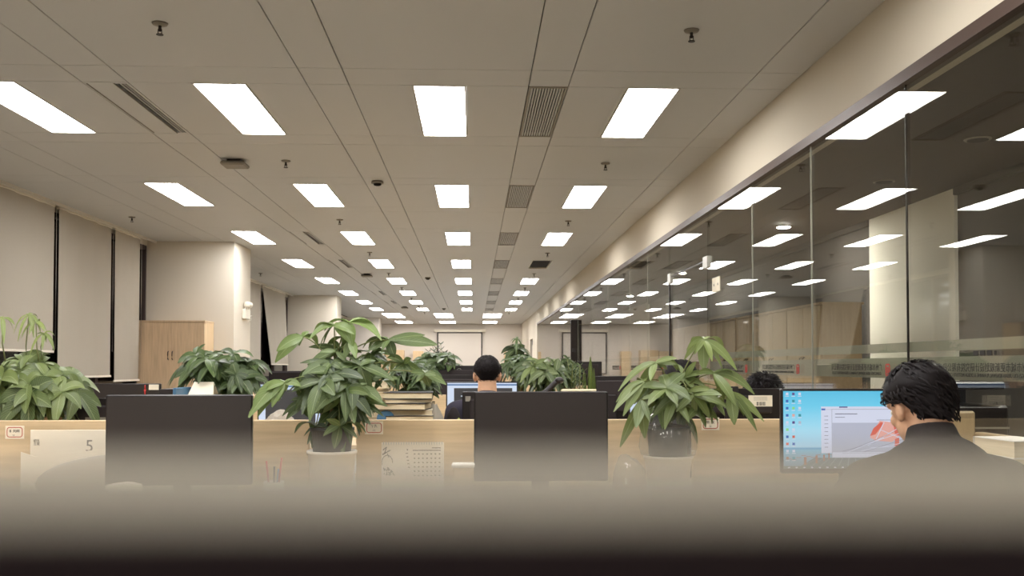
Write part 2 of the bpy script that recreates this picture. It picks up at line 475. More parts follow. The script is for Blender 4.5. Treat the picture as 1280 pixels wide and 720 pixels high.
# linear slot diffusers
sp0 = None
for n, yr in enumerate(sorted(SLOT)):
    lab = 'linear slot air diffuser in the ceiling, %s from the viewpoint' % ORD[n]
    if sp0 is None:
        sp0 = empty('slot_diffuser', (-2.015, yr + .6, H), 0, lab, 'air diffuser', 'linear slot air diffusers on the blinds side')
        f = MB().m('ceil')
        f.box(-.122, .045, -.597, .597, 0, .012).box(.108, .122, -.597, .597, 0, .012).box(.045, .108, -.597, -.57, 0, .012).box(.045, .108, .57, .597, 0, .012)
        f.m('vent').box(-.11, -.104, -.57, .57, -.004, 0).box(.04, .046, -.58, .58, -.004, 0)
        f.build('frame', None, sp0)
        MB().m('ceil').box(.070, .078, -.57, .57, .0, .014).box(.092, .096, -.57, .57, 0, .014).build('blade', None, sp0)
        MB().m('vent_dark').box(.04, .112, -.58, .58, .03, .045).build('cavity', None, sp0)
    else: dup(sp0, (-2.015, yr + .6, H), lab)
# sprinklers
sk = None; n = 0
spots = [(-1.42, 4.5 + 3.0 * k, 'between lights left of centre') for k in range(9)] + [(1.0, 4.5 + 3.0 * k, 'above the glass side') for k in range(9)] + [(-3.55, 10.4 + 6.2 * k, 'close to the blinds') for k in range(3)]
for (x, yy, w) in spots:
    k = round((yy - 4.5) / 3) if w[0] != 'c' else round((yy - 10.4) / 6.2)
    lab = 'small metal sprinkler on the ceiling %s, %s from the viewpoint' % (w, ORD[k])
    if sk is None:
        sk = empty('fire_sprinkler', (x, yy, H), 0, lab, 'sprinkler', 'ceiling sprinklers')
        MB().m('vent').lathe((0, 0, -.012), [(.012, 0), (.032, .004), (.036, .012)], 20).build('escutcheon', None, sk)
        MB().m('darkmetal').cyl((0, 0, -.03), (0, 0, -.005), .007).cyl((-.008, 0, -.05), (-.008, 0, -.028), .002).cyl((.008, 0, -.05), (.008, 0, -.028), .002).ball((0, 0, -.03), .009, 10).build('body', None, sk)
        MB().m('darkmetal').cyl((0, 0, -.054), (0, 0, -.051), .016).build('deflector', None, sk)
    else: dup(sk, (x, yy, H), lab)
# smoke detectors and access points
sd = None
for k, yy in enumerate((8.3, 17.3, 26.5)):
    lab = 'round smoke detector on the ceiling strip, %s from the viewpoint' % ORD[k]
    if sd is None:
        sd = empty('smoke_detector', (-.81, yy, H), 0, lab, 'smoke detector', 'round smoke detectors')
        MB().m('vent').lathe((0, 0, -.022), [(.05, 0), (.052, .012), (.045, .022)], 24).build('base', None, sd)
        MB().m('vent_dark').lathe((0, 0, -.04), [(.018, 0), (.03, .005), (.034, .018)], 24).build('sensor', None, sd)
    else: dup(sd, (-.81, yy, H), lab)
apn = None
for k, yy in enumerate((7.5, 16.7, 25.8)):
    lab = 'flat square wireless access point on the ceiling, %s from the viewpoint' % ORD[k]
    if apn is None:
        apn = empty('wireless_access_point', (-1.8, yy, H), 0, lab, 'access point', 'ceiling access points')
        MB().m('vent').box(-.09, .09, -.09, .09, -.05, -.018, .01).build('housing', None, apn)
        MB().m('darkmetal').box(-.05, .05, -.05, .05, -.018, 0).build('bracket', None, apn)
    else: dup(apn, (-1.8, yy, H), lab)

# right side: bulkhead, track, glass
struct(MB().m('bulk').box(1.74, 1.92, YB, 27.5, 2.45, H + .02).build('wall_bulkhead'))
struct(MB().m('wall').box(1.74, 1.92, 27.5, 29.4, 0, H + .02).box(1.74, 1.92, 29.4, 31.0, 2.08, H + .02).box(1.74, 1.92, 31.0, YF, 0, H + .02).build('wall_right'))
struct(MB().m('wall_far').box(XL - .2, 4.5, YF, YF + .15, 0, H + .1).build('wall_far'))
struct(MB().m('wall').box(XL - .2, 4.5, YB - .15, YB, 0, H + .1).build('wall_back'))
struct(MB().m('track').box(1.735, 1.80, YB, 27.5, 2.40, 2.45).build('trim_1'))
struct(MB().m('track').box(1.735, 1.80, YB, 7.38, 0, .06).box(1.735, 1.80, 8.86, 27.5, 0, .06).build('trim_2'))
seams = [-3.0, -1.85, -.7, .45, 1.6, 2.8, 3.96, 5.10, 6.20, 7.38]
gi = 1
def glass_pane(y0, y1, z0=.05, z1=2.41):
    global gi
    struct(MB().m('glass').box(XG - .006, XG + .006, y0 + .004, y1 - .004, z0, z1).build('window_%d' % gi)); gi += 1
for a, b in zip([YB] + seams[:-1], seams): glass_pane(a, b)
glass_pane(7.38, 8.86, 2.06, 2.41)
seam2 = [8.86, 10.0, 11.17, 12.99, 14.76, 16.8, 19.0, 21.2, 23.4, 25.5, 27.5]
for a, b in zip(seam2[:-1], seam2[1:]): glass_pane(a, b)
js = MB().m('steel')
for s_ in seams[:-1] + seam2[1:-1]:
    js.m('darkmetal' if abs(s_ - 3.96) < .01 else 'steel').box(XG - .004, XG + .004, s_ - .003, s_ + .003, .06, 2.40)
struct(js.build('trim_3'))
# frosted bands on the glass
def band(y0, y1):
    b = MB().m('frost')
    b.box(XG + .0065, XG + .0075, y0, y1, 1.308, 1.348).box(XG + .0065, XG + .0075, y0, y1, 1.20, 1.286)
    return b
struct(band(YB, 7.37).box(XG + .0065, XG + .0075, 8.88, 27.4, 1.308, 1.348).box(XG + .0065, XG + .0075, 8.88, 27.4, 1.20, 1.286).build('window_film'))
# company sign lettering: meant to be read from the corridor, so it looks reversed from here
def sign(yc):
    t = empty('glass_sign', (XG - .0075, yc, 1.235), 0, None, 'sign', 'company signs on the glass bands')
    text('广州市城市更新规划设计研究院有限公司', .0335, t, 'ink', (0, .045, .009), (PI / 2, 0, PI / 2), name='chinese_lettering', ext=.0003)
    text('GUANGZHOU URBAN RENEWAL PLANNING & DESIGN INSTITUTE CO.,LTD', .0185, t, 'ink', (0, .045, -.0165), (PI / 2, 0, PI / 2), name='english_lettering', sx=.93)
    l = MB().m('logo_red')
    yy = -.315
    for (a, b, c, d) in ((-.022, -.015, -.022, .022), (.015, .022, -.022, .022), (-.017, .017, .02, .026), (-.004, .017, -.026, -.02), (-.008, -.002, -.026, .010), (-.008, .006, .006, .012), (.004, .009, -.014, .012)):
        l.box(-.0006, .0006, yy + a, yy + b, c, d)
    l.build('logo', None, t)
    return t
for k, yc in enumerate((3.30, 4.46, 5.63, 6.65, 9.5, 10.7, 12.2)):
    lab = 'reversed company lettering with red logo on glass, %s' % ['behind the seated man', 'above the blue monitor', 'above the labelled monitor', 'last before the door', 'first past the door', 'second past the door', 'third past the door'][k]
    tag(sign(yc), lab, 'sign', 'company signs on the glass bands')
# dots sign
t = MB().m('ink')
for k in range(3): t.box(XG - .0085, XG - .0075, 3.405 - k * .046 - .015, 3.405 - k * .046 + .015, 1.288, 1.305)
t.box(XG - .0085, XG - .0075, 3.272, 3.281, 1.289, 1.303)
tag(t.build('door_sticker'), 'row of three small dark squares stuck on the glass above the lettering', 'sticker')
# glass door
dr = MB().m('glass').box(XG - .006, XG + .006, 7.40, 8.84, .02, 2.045).build('door_1'); struct(dr)
struct(MB().m('steel').box(XG - .02, XG + .02, 7.34, 7.49, 1.99, 2.08, .003).build('patch_fitting', None, dr))
MB().m('steel').box(XG - .02, XG + .02, 8.74, 8.86, 1.99, 2.08, .003).build('patch_fitting', None, dr)
MB().m('darkmetal').box(XG - .012, XG + .012, 8.825, 8.85, .02, 1.99).build('door_edge', None, dr)
MB().m('darkmetal').box(XG - .008, XG + .008, 7.49, 8.74, 2.046, 2.056).build('door_head', None, dr)
dh = MB().m('darkmetal'); dh.cyl((XG - .05, 8.6, .7), (XG - .05, 8.6, 1.3), .014); dh.cyl((XG - .05, 8.6, .8), (XG, 8.6, .8), .008).cyl((XG - .05, 8.6, 1.2), (XG, 8.6, 1.2), .008); dh.build('handle', None, dr)
for k in range(2):
    s_ = MB().m('paper').box(XG - .012, XG - .0065, 7.0 + k * .115, 7.105 + k * .115, 1.79, 1.895, .001)
    s_.m('ink').box(XG - .0125, XG - .012, 7.045 + k * .115, 7.06 + k * .115, 1.835, 1.85)
    tag(s_.build('door_notice'), 'small square white notice on the glass above eye height, %s' % ['nearer the viewpoint', 'nearer the glass door'][k], 'notice', 'white notices on the glass')
# dark door post far along
dp = MB().m('darkmetal').box(1.66, 1.80, 17.0, 17.06, 0, 2.05, .004); dp = dp.build('door_2'); struct(dp)
MB().m('black')  .box(1.69, 1.74, 16.98, 17.0, 1.5, 1.56).build('latch', None, dp)
d3 = struct(MB().m('darkmetal').box(1.80, 1.86, 29.42, 30.98, 0, 2.06).build('door_3'))
MB().m('wall').box(1.78, 1.80, 30.1, 30.4, .2, 1.9).build('panel', None, d3)

# corridor beyond the glass
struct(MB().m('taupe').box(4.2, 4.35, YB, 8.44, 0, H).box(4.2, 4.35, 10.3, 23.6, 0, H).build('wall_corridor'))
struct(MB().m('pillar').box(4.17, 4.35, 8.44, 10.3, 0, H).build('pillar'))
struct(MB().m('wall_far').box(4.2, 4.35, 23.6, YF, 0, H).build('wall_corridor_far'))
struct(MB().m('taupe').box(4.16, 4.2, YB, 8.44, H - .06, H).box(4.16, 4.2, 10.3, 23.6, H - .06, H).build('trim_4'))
dl = None
for k, yy in enumerate((6.6, 8.15, 10.85, 16.3, 21.7, 5.4, 0.0)):  # the last two, out of view, are added to brighten the corridor
    lit = k >= 2
    lab = ('lit round downlight in the corridor ceiling, %s from the viewpoint' % ['third', 'fourth', 'fifth', 'second', 'first'][k - 2]) if lit else ('dark unlit round downlight in the corridor ceiling, %s' % ['nearer the viewpoint', 'just before the lit ones'][k])
    t = empty('downlight', (3.43, yy, H), 0, lab, 'downlight', 'corridor downlights')
    MB().m('vent').lathe((0, 0, -.008), [(.085, 0), (.09, .004), (.09, .008)], 24).build('ring', None, t)
    MB().m('downlight' if lit else 'vent_dark').lathe((0, 0, -.012), [(.068, 0), (.07, .004)], 24).build('lamp', None, t)
# storage cabinets in the corridor
def storage(y0, label):
    t = empty('storage_cabinet', (2.95, y0, 0), 0, label, 'cabinet', 'wooden storage cabinets in the corridor')
    MB().m('wood_dim').box(.018, .36, 0, .9, .05, 1.78, .002).box(0, .38, -.0, .9, 1.78, 1.80).m('darkmetal').box(.04, .34, .02, .88, 0, .05).build('carcass', None, t)
    for k in range(2):
        for z0, z1 in ((.07, 1.0), (1.005, 1.77)):
            d = MB().m('wood_dim').box(0, .018, .004 + k * .448, .444 + k * .448, z0, z1, .001).build('door', None, t)
            yy = .41 if k == 0 else .49
            zc = (.85 if z0 < .5 else 1.28)
            MB().m('darkmetal').tube([(0, yy, zc - .05), (-.02, yy, zc - .04), (-.02, yy, zc + .04), (0, yy, zc + .05)], .005).build('handle', None, d)
    return t
s0 = None
for k in range(7):
    lab = 'tall wooden storage cabinet seen through the glass, %s in the row' % ORD[k]
    if s0 is None: s0 = storage(8.35, lab)
    else: dup(s0, (2.95, 8.35 + .915 * k, 0), lab)

# left wall: sill wall, windows, blinds, columns
struct(MB().m('wall').box(XL - .15, XL, YB, YF, 0, .85).box(XL - .15, XL, YB, YF, 2.74, H + .02).build('wall_left'))
struct(MB().m('wall').box(XL, -3.93, YB, YF, .80, .85).build('trim_5'))
bays = [(2.9, 12.4), (13.3, 21.7), (22.5, 31.6), (32.4, YF), (YB, 2.0)]
wi = 50
for a, b in bays:
    n = max(1, round((b - a) / 1.5))
    for k in range(n):
        y0 = a + (b - a) * k / n; y1 = a + (b - a) * (k + 1) / n
        w = MB().m('winframe').box(XL - .06, XL, y0, y0 + .04, .85, 2.74).box(XL - .06, XL, y1 - .04, y1, .85, 2.74).box(XL - .06, XL, y0, y1, .85, .9).box(XL - .06, XL, y0, y1, 2.69, 2.74)
        w.m('night').box(XL - .1, XL - .05, y0, y1, .85, 2.74)
        struct(w.build('window_%d' % wi)); wi += 1
struct(MB().m('wall').box(XL - .15, -2.98, 12.42, 13.32, 0, H + .02).build('column_1'))
struct(MB().m('wall').box(XL - .15, -3.0, 21.75, 22.5, 0, H + .02).build('column_2'))
struct(MB().m('wall_far').box(XL - .15, -3.02, 31.65, 32.4, 0, H + .02).build('column_3'))
struct(MB().m('wall').box(XL - .15, -2.98, 2.0, 2.9, 0, H + .02).build('column_4'))
struct(MB().m('lightframe').box(-3.96, -3.93, 2.9, 12.42, 2.775, H).box(-3.96, -3.93, 13.32, 21.75, 2.775, H).build('trim_6'))
def blind(y0, y1, zb, label, skew=0, z1=2.76):
    t = empty('roller_blind', (-3.97, (y0 + y1) / 2, z1), 0, label, 'blind', 'grey roller blinds over the windows')
    w = (y1 - y0) / 2; h = z1 - zb
    b = MB().m('blind'); ny, nz = 20, 10
    grid = []
    for j in range(nz + 1):
        row = []
        for i in range(ny + 1):
            u = i / ny; v = j / nz
            yy = -w + 2 * w * u + skew * v * (1 - u * .55)
            x = .006 * math.sin(u * 9 + w * 50) * v + .004 * math.sin(u * 23)
            row.append((x, yy, -h * v))
        grid.append(row)
    th = .0015
    V = [[b.bm.verts.new(p) for p in r] for r in grid]
    V2 = [[b.bm.verts.new((p[0] - th, p[1], p[2])) for p in r] for r in grid]
    for j in range(nz):
        for i in range(ny):
            f = b.bm.faces.new((V[j][i], V[j][i + 1], V[j + 1][i + 1], V[j + 1][i])); f.smooth = True
            f = b.bm.faces.new((V2[j][i], V2[j + 1][i], V2[j + 1][i + 1], V2[j][i + 1])); f.smooth = True
    b.build('fabric', None, t)
    MB().m('blindrail').cyl((-.012, -w, .012), (-.012, w, .012), .018).build('roller_tube', None, t)
    MB().m('blindrail').box(-.008, .008, -w + skew, w + skew * .45, -h - .022, -h, .003).build('bottom_rail', None, t)
    MB().m('blindrail').tube([(.012, w + .012, 0), (.012, w + .014, -.7), (.012, w + .012, -1.35)], .0022, 6).build('chain', None, t)
    return t
blind(8.14, 9.52, 1.40, 'grey roller blind at the left picture edge, pulled down to the sill plants')
blind(9.62, 11.0, 1.155, 'grey roller blind between the left edge blind and the one by the column')
blind(11.10, 11.93, 1.1, 'narrow grey roller blind beside the wooden cabinet and column')
blind(6.66, 8.04, 1.2, 'grey roller blind just outside the left picture edge')
blind(5.18, 6.56, 1.2, 'grey roller blind two windows before the left picture edge')
blind(16.9, 18.62, 1.2, 'grey roller blind directly behind the first column')
blind(18.75, 21.0, 1.30, 'slanting grey roller blind with dark window gap beside it', skew=.85)
blind(23.6, 25.2, 1.3, 'grey roller blind past the second column')

# emergency light on column
t = empty('emergency_light', (-2.98, 12.98, 1.92), 0, 'white twin-head emergency light mounted on the side of the first column', 'emergency light')
MB().m('white').box(0, .05, -.13, .13, -.06, .07, .008).build('housing', None, t)
for s_ in (-1, 1):
    l = MB().m('white').ball((.05, s_ * .07, .13), (.045, .035, .04), 14).cyl((.03, s_ * .07, .06), (.04, s_ * .07, .11), .01).build('lamp_head', None, t)
MB().m('white').tube([(.03, .1, -.03), (.06, .16, .0), (.05, .18, -.05), (.04, .12, -.09)], .004).build('cable', None, t)

# wooden cabinet by the column
t = empty('filing_cabinet', (-4.04 + .0, 12.0, 0), 0, 'tall light oak two-door cabinet standing against the first column', 'cabinet')
X0, X1 = 0.0, 0.79
t.location = (-4.08 + .0, 11.98, 0)
ca = MB().m('woodside').box(0, .80, .02, .42, .06, 1.78, .001).m('woodz').box(-.005, .805, 0, .42, 1.78, 1.80).m('darkmetal').box(.02, .78, .04, .4, 0, .06)
ca.build('carcass', None, t)
for k in range(2):
    for z0, z1 in ((.07, .985), (.99, 1.775)):
        d = MB().m('woodz').box(.003 + k * .398, .399 + k * .398, 0, .019, z0, z1, .001).build('door', None, t)
        if z0 > .5:
            xx = .375 if k == 0 else .425
            MB().m('darkmetal').tube([(xx, 0, 1.33), (xx, -.02, 1.34), (xx, -.025, 1.38), (xx, -.02, 1.42), (xx, 0, 1.43)], .006).build('handle', None, d)
# the column starts behind this cabinet
for o in [t]: o.location.x = -4.02 + .0

# far end: screen and cabinets
def far_x(x): return at(x, 458, YF - .4).x
t = empty('projection_screen', ((far_x(546) + far_x(603)) / 2, YF - .1, 2.5), 0, 'pull-down white projection screen with black border on the far wall', 'projection screen')
w = (far_x(603) - far_x(546)) / 2
MB().m('projection').box(-w + .04, w - .04, .0, .004, -1.5, -.04).build('cloth', None, t)
MB().m('black').box(-w, w, -.004, 0.0, -.045, 0).box(-w, -w + .045, -.004, 0, -1.5, -.045).box(w - .045, w, -.004, 0, -1.5, -.045).box(-w, w, -.004, 0, -1.53, -1.5).build('border', None, t)
MB().m('white').box(-w - .12, w + .12, -.05, .08, 0, .1, .01).build('casing', None, t)
fw_ = None
for k, (a, b, zt, lab) in enumerate(((440, 458, 1.74, 'wooden cabinet on the far wall nearest the columns'), (459, 481, 1.80, 'wooden cabinet on the far wall, second from the columns'), (482, 505, 1.84, 'wooden cabinet on the far wall, third from the columns'), (516, 529, 1.80, 'narrow wooden cabinet by itself left of the projection screen'), (630, 655, 1.78, 'wooden cabinet in the far corner right of the projection screen'))):
    xa, xb = max(far_x(a), -3.88), min(far_x(b), 1.68)
    t = empty('far_cabinet', ((xa + xb) / 2, YF - .45, 0), 0, lab, 'cabinet', 'wooden cabinets along the far wall')
    w = (xb - xa) / 2 - .005
    MB().m('woodside').box(-w, w, .02, .43, 0, zt).build('carcass', None, t)
    for s_ in (-1, 1): MB().m('woodside').box(min(0, s_ * w) + .003, max(0, s_ * w) - .003, 0, .019, .05, zt - .01).build('door', None, t)

# ------------------------------------------------------------ desks
XE = [-2.93, -1.78, -.44, .827]      # left edges of partition panels
PW = [1.05, 1.165, 1.10, .90]
ROWY = [3.75, 7.05, 10.35, 13.65, 16.95]
rown = ['front', 'second', 'third', 'fourth', 'fifth']
coln = ['window-side bay', 'second bay from the windows', 'middle bay', 'glass-side bay']
def name_label(parent, x, z, y, lines):
    nl = MB().m('paper').box(x - .034, x + .034, y - .001, y, z - .024, z + .024)
    nl.m('red')
    t_ = .003; r = .010; w_, h_ = .029, .019
    pts = []
    for (cx, cz, a0) in ((w_ - r, h_ - r, 0), (-w_ + r, h_ - r, 90), (-w_ + r, -h_ + r, 180), (w_ - r, -h_ + r, 270)):
        for q in range(5):
            a = math.radians(a0 + q * 22.5); pts.append((cx + r * math.cos(a), cz + r * math.sin(a), math.cos(a), math.sin(a)))
    n = len(pts)
    for i in range(n):
        p, q = pts[i], pts[(i + 1) % n]
        nl.poly([(x + p[0], y - .0014, z + p[1]), (x + q[0], y - .0014, z + q[1]), (x + q[0] - q[2] * t_, y - .0014, z + q[1] - q[3] * t_), (x + p[0] - p[2] * t_, y - .0014, z + p[1] - p[3] * t_)])
    o = nl.build('name_label', None, parent)
    for (s_, dx, dz, sz) in lines: text(s_, sz, o, 'ink', (x + dx, y - .0018, z + dz))
    return o
protoD = {}
for r, ry in enumerate(ROWY):
    for c, xe in enumerate(XE):
        lab = 'light oak desk divider panel, %s row, %s' % (rown[r], coln[c])
        t = empty('desk_divider', (xe, ry, 0), 0, lab, 'desk divider', 'oak divider panels between facing desks')
        pw = PW[c] if not (c == 3) else .90
        MB().m('wood').box(0, pw, -.0125, .0125, .72, 1.05, .003).build('panel', None, t)
        MB().m('darkmetal').box(.05, .09, -.01, .01, .02, .72).box(pw - .09, pw - .05, -.01, .01, .02, .72).box(.03, .11, -.015, .015, 0, .02).box(pw - .11, pw - .03, -.015, .015, 0, .02).build('stand', None, t)
        if r == 0:
            if c == 1: name_label(t, at(20.5, 540, ry).x - xe, at(20, 540, ry).z, -.0125, (('8', -.0155, .004, .014), ('刘网', .006, .004, .0125), ('11', -.004, -.011, .009)))
            if c == 2: name_label(t, at(468, 534, ry).x - xe, at(467, 534.5, ry).z, -.0125, (('\\', -.007, .006, .016), ('久', .006, .006, .013), ('11', 0, -.010, .011)))
            if c == 3: name_label(t, at(887, 529, ry).x - xe, at(887, 529.5, ry).z, -.0125, (('平', -.010, .005, .013), ('灰', .009, .005, .013), ('11', -.001, -.010, .010)))
        for s_ in (-1, 1):
            if r == 0 and False: continue
            side = 'near' if s_ < 0 else 'far'
            if 'd' not in protoD:
                d = empty('office_desk', (0, 0, 0), 0, 'x', 'desk', 'oak office desks in rows')
                MB().m('desk').box(0, 1.27, -.34, .34, .725, .75, .003).build('tabletop', None, d)
                for xx in (.03, 1.20):
                    for yy in (-.31, .27): MB().m('white').box(xx, xx + .04, yy, yy + .04, 0, .725).build('leg', None, d)
                protoD['d'] = d; dd = d; d.location = (xe - .02, ry + s_ * .36, 0); d['label'] = 'oak desk on the %s side of the divider, %s row, %s' % (side, rown[r], coln[c])
            else:
                dd = dup(protoD['d'], (xe - .02, ry + s_ * .36, 0), 'oak desk on the %s side of the divider, %s row, %s' % (side, rown[r], coln[c]))
            if c == 3: dd.scale = (.72, 1, 1)
            if c == 0: dd.scale = (.87, 1, 1)

# ------------------------------------------------------------ monitors
def monitor(x0, x1, ytop, Y, label, mode='off', h=.30, rz=0, zbase=.75, facing=-1, tilt=0, logo=False):
    """screen side faces the viewpoint when facing=-1; the back does when facing=1"""
    a = at(x0, ytop, Y); b = at(x1, ytop, Y)
    w = (b.x - a.x) / 2; top = a.z
    t = empty('computer_monitor', ((a.x + b.x) / 2, Y, zbase), rz + (PI if facing > 0 else 0), label, 'monitor', 'computer monitors on the desks')
    zt = top - zbase; zb = zt - h
    Rt = None
    MB().m('bezel').box(-w, w, 0, .022, zb, zt, .004).build('case', None, t)
    e = .009 if mode != 'off' else .006
    if mode == 'off':
        MB().m('screen_off').box(-w + e, w - e, -.0015, .0, zb + .018, zt - e).build('screen', None, t)
    elif mode == 'app':
        s_ = MB().m('scr_white').box(-w + e, w - e, -.0015, 0, zb + .018, zt - e)
        s_.m('scr_blue').box(-w + e, w - e, -.002, -.0015, zt - e - .018, zt - e - .008)
        s_.m('scr_dark').box(-w + e + .045, w - e - .03, -.0022, -.0015, zb + .03, zt - e - .035)
        s_.m('scr_white').box(-w + .1, -w + .16, -.0026, -.0022, zt - .1, zt - .095)
        s_.build('screen', None, t)
    MB().m('blackmatte').box(-w * .8, w * .8, .022, .042, zb + .05, zt - .03, .008).build('rear_housing', None, t)
    MB().m('black').box(-.03, .03, .042, .062, .012, zb + .17, .004).build('stand', None, t)
    MB().m('black').box(-.12, .12, -.08, .12, 0, .012, .004).build('base', None, t)
    t['zt'] = zt; t['w'] = w
    return t
m1 = monitor(133, 315, 493.5, 3.45, 'switched-off black monitor in the front row, left of the tall leafy plant', h=.31, rz=.03)
m2 = monitor(592.5, 760, 489.5, 3.45, 'switched-off black monitor in the centre of the front row', h=.31)
# bright monitor in front of the seated man
m3 = monitor(976, 1155, 486, 3.40, 'lit monitor with blue sea wallpaper in front of the seated man', mode='none', h=.292)
zt, w = m3['zt'], m3['w']; zb = zt - .292; e = .008
sc_ = MB().m('wallpaper').box(-w + e, w - e, -.0015, 0, zb + .016, zt - e).build('screen', None, m3)
SW, SH_ = 2 * (w - e), .292 - .016 - e
def S(u, v): return (-w + e + u * SW, zt - e - v * SH_)   # u right, v down, 0..1
sd_ = MB()
def sq(mt, u0, v0, u1, v1, d=.0022):
    (xa, za), (xb, zb_) = S(u0, v0), S(u1, v1)
    sd_.m(mt).box(xa, xb, -d, -.0015, zb_, za)
def sp_(mt, pts, d=.0024):
    sd_.m(mt).poly([(S(u, v)[0], -d, S(u, v)[1]) for u, v in pts])
# boardwalk and posts
sp_('s_wood', [(.22, .86), (.85, .86), (1, .965), (.12, .965)], .0017)
for k in range(14):
    u = .24 + k * .045
    sp_('s_woodlight', [(u, .86), (u + .006, .86), (.13 + k * .065 + .008, .965), (.13 + k * .065, .965)], .0019)
for (u, v0, wd, v1) in ((.145, .85, .018, .95), (.228, .83, .015, .93), (.283, .82, .012, .9), (.32, .80, .010, .88), (.35, .80, .008, .86)):
    sq('s_post', u, v0, u + wd, v1, .002)
for k in range(10):
    u = .02 + k * .035
    sq('s_post', u, .87 - k * .008 + .02 * math.sin(k * 1.6), u + .036, .876 - k * .008 + .02 * math.sin(k * 1.6), .0019)
sq('s_bar', 0, .965, 1, 1, .002)
for k in range(16): sq('s_win', .03 + k * .055, .975, .045 + k * .055, .992, .0023)
ic = ['s_win', 's_purple', 's_win', 's_blue', 's_teal', 's_win', 's_blue', 's_green', 's_win', 's_blue', 's_pink', 's_teal', 's_win', 's_purple', 's_grey', 's_green', 's_win', 's_blue', 's_red', 's_red', 's_blue', 's_win', 's_win', 's_post', 's_teal']
kk = 0
for row in range(10):
    for col in range(3 if row < 5 else 2):
        u = .018 + col * .045; v = .02 + row * .092
        sq(ic[kk % len(ic)], u, v, u + .018, v + .032, .002)
        sq('s_win', u - .004, v + .042, u + .022, v + .05, .002); kk += 1
# windows
sq('s_win', .27, .20, .965, .80, .0020)
sq('s_grey', .27, .235, .965, .24, .0024)
sq('s_blue', .272, .225, .30, .248, .0026)
sq('s_purple', .40, .20, .46, .215, .0026)
for k in range(9): sq('s_ink', .293, .32 + k * .05, .32, .326 + k * .05, .0024)
sq('s_grey', .345, .23, .885, .86, .0022)
sq('s_win', .35, .24, .88, .41, .0026)
sq('s_win', .35, .79, .88, .855, .0026)
sq('s_ink', .37, .29, .53, .30, .003); sq('s_ink', .78, .285, .85, .30, .003); sq('s_ink', .37, .335, .44, .342, .003)
sq('s_ink', .67, .372, .86, .378, .003); sq('s_grey', .42, .80, .86, .806, .003)
sp_('s_pink', [(.62, .60), (.69, .385), (.80, .41), (.86, .52), (.78, .66), (.66, .64)], .0028)
sp_('s_red', [(.79, .44), (.87, .46), (.865, .60), (.80, .56)], .0030)
sp_('s_red', [(.62, .58), (.645, .48), (.70, .40), (.72, .42), (.66, .56)], .0030)
sp_('s_red', [(.80, .62), (.83, .60), (.83, .78), (.795, .78)], .0030)
for (a0, b0, a1, b1) in ((.50, .74, .90, .50), (.60, .70, .86, .44), (.55, .77, .88, .66), (.66, .62, .72, .40), (.45, .79, .72, .60), (.62, .73, .91, .70), (.70, .50, .86, .62)):
    dx, dv = a1 - a0, b1 - b0; L = math.hypot(dx, dv); nx, nv = -dv / L * .006, dx / L * .006
    sp_('s_win', [(a0, b0), (a1, b1), (a1 + nx, b1 + nv), (a0 + nx, b0 + nv)], .0033)
for (a0, b0, a1, b1) in ((.48, .76, .80, .52), (.58, .78, .90, .60), (.42, .775, .66, .66)):
    dx, dv = a1 - a0, b1 - b0; L = math.hypot(dx, dv); nx, nv = -dv / L * .003, dx / L * .003
    sp_('s_ink', [(a0, b0), (a1, b1), (a1 + nx, b1 + nv), (a0 + nx, b0 + nv)], .0035)
sd_.build('desktop_image', None, m3)

monitor(107, 201, 479.5, 6.75, 'dark monitor with a white sticky note on its corner, behind the left plant', h=.30)
n_ = at(192, 484, 6.74); tag(MB().m('paper').box(n_.x - .032, n_.x + .032, 6.740, 6.7480, n_.z - .018, n_.z + .018).build('sticky_note'), 'small white sticky note on the dark monitor corner at left', 'sticky note')
n_ = at(181, 485, 6.735)
tag(MB().m('logo_red').cyl((n_.x, 6.738, n_.z + .02), (n_.x, 6.738, n_.z - .01), .003, .005).cyl((n_.x, 6.738, n_.z - .01), (n_.x, 6.738, n_.z - .05), .007, .004).build('red_tassel'), 'thin red tassel hanging on the dark monitor beside the sticky note', 'tassel')
m = monitor(87, 190, 497.5, 4.3, 'black monitor back behind the divider, beside the big left plant', facing=1, h=.3)
MB().m('grey_ink').box(-.10, .09, .0425, .0435, m['zt'] - .115, m['zt'] - .08).build('vent_strip', None, m)
m = monitor(533, 627, 457, 7.5, 'monitor showing its black back with round emblem, behind the short-haired man', facing=1, h=.33)
m['label'] = 'black monitor back with a round silver emblem, beyond the short-haired man'
c_ = MB().m('steel'); x_ = -(at(574, 463, 7.5).x - m.location.x)
for k in range(24):
    a = 2 * PI * k / 24; a2 = 2 * PI * (k + 1) / 24
    c_.cyl((x_ + .018 * math.cos(a), .0225, m['zt'] - .040 + .018 * math.sin(a)), (x_ + .018 * math.cos(a2), .0225, m['zt'] - .040 + .018 * math.sin(a2)), .0016, seg=6)
c_.build('emblem', None, m)
MB().m('white').box(-(at(539, 461, 7.5).x - m.location.x) - .009, -(at(539, 461, 7.5).x - m.location.x) + .009, .0225, .0235, m['zt'] - .04, m['zt'] - .022).build('sticker', None, m)
monitor(531, 600, 468.5, 7.28, 'black monitor back just below the one with the round emblem', facing=1, h=.3)
monitor(557.5, 647.5, 477, 6.7, 'lit monitor with dark drawing window in front of the short-haired man', 'app', h=.30)
m = monitor(578, 668, 489.5, 4.25, 'black monitor back with small square sticker, behind the centre monitor', facing=1, h=.3)
MB().m('grey_ink').box(-(at(585, 497, 4.25).x - m.location.x) - .011, -(at(585, 497, 4.25).x - m.location.x) + .011, .0225, .0235, m['zt'] - .041, m['zt'] - .019).build('sticker', None, m)
monitor(740, 787, 470, 6.9, 'dark monitor back between the tall cactus plant and the broad-leafed plant', facing=1, h=.3)
monitor(786, 872, 478, 6.7, 'lit monitor partly hidden behind the broad-leafed plant on the right', 'app', h=.30)
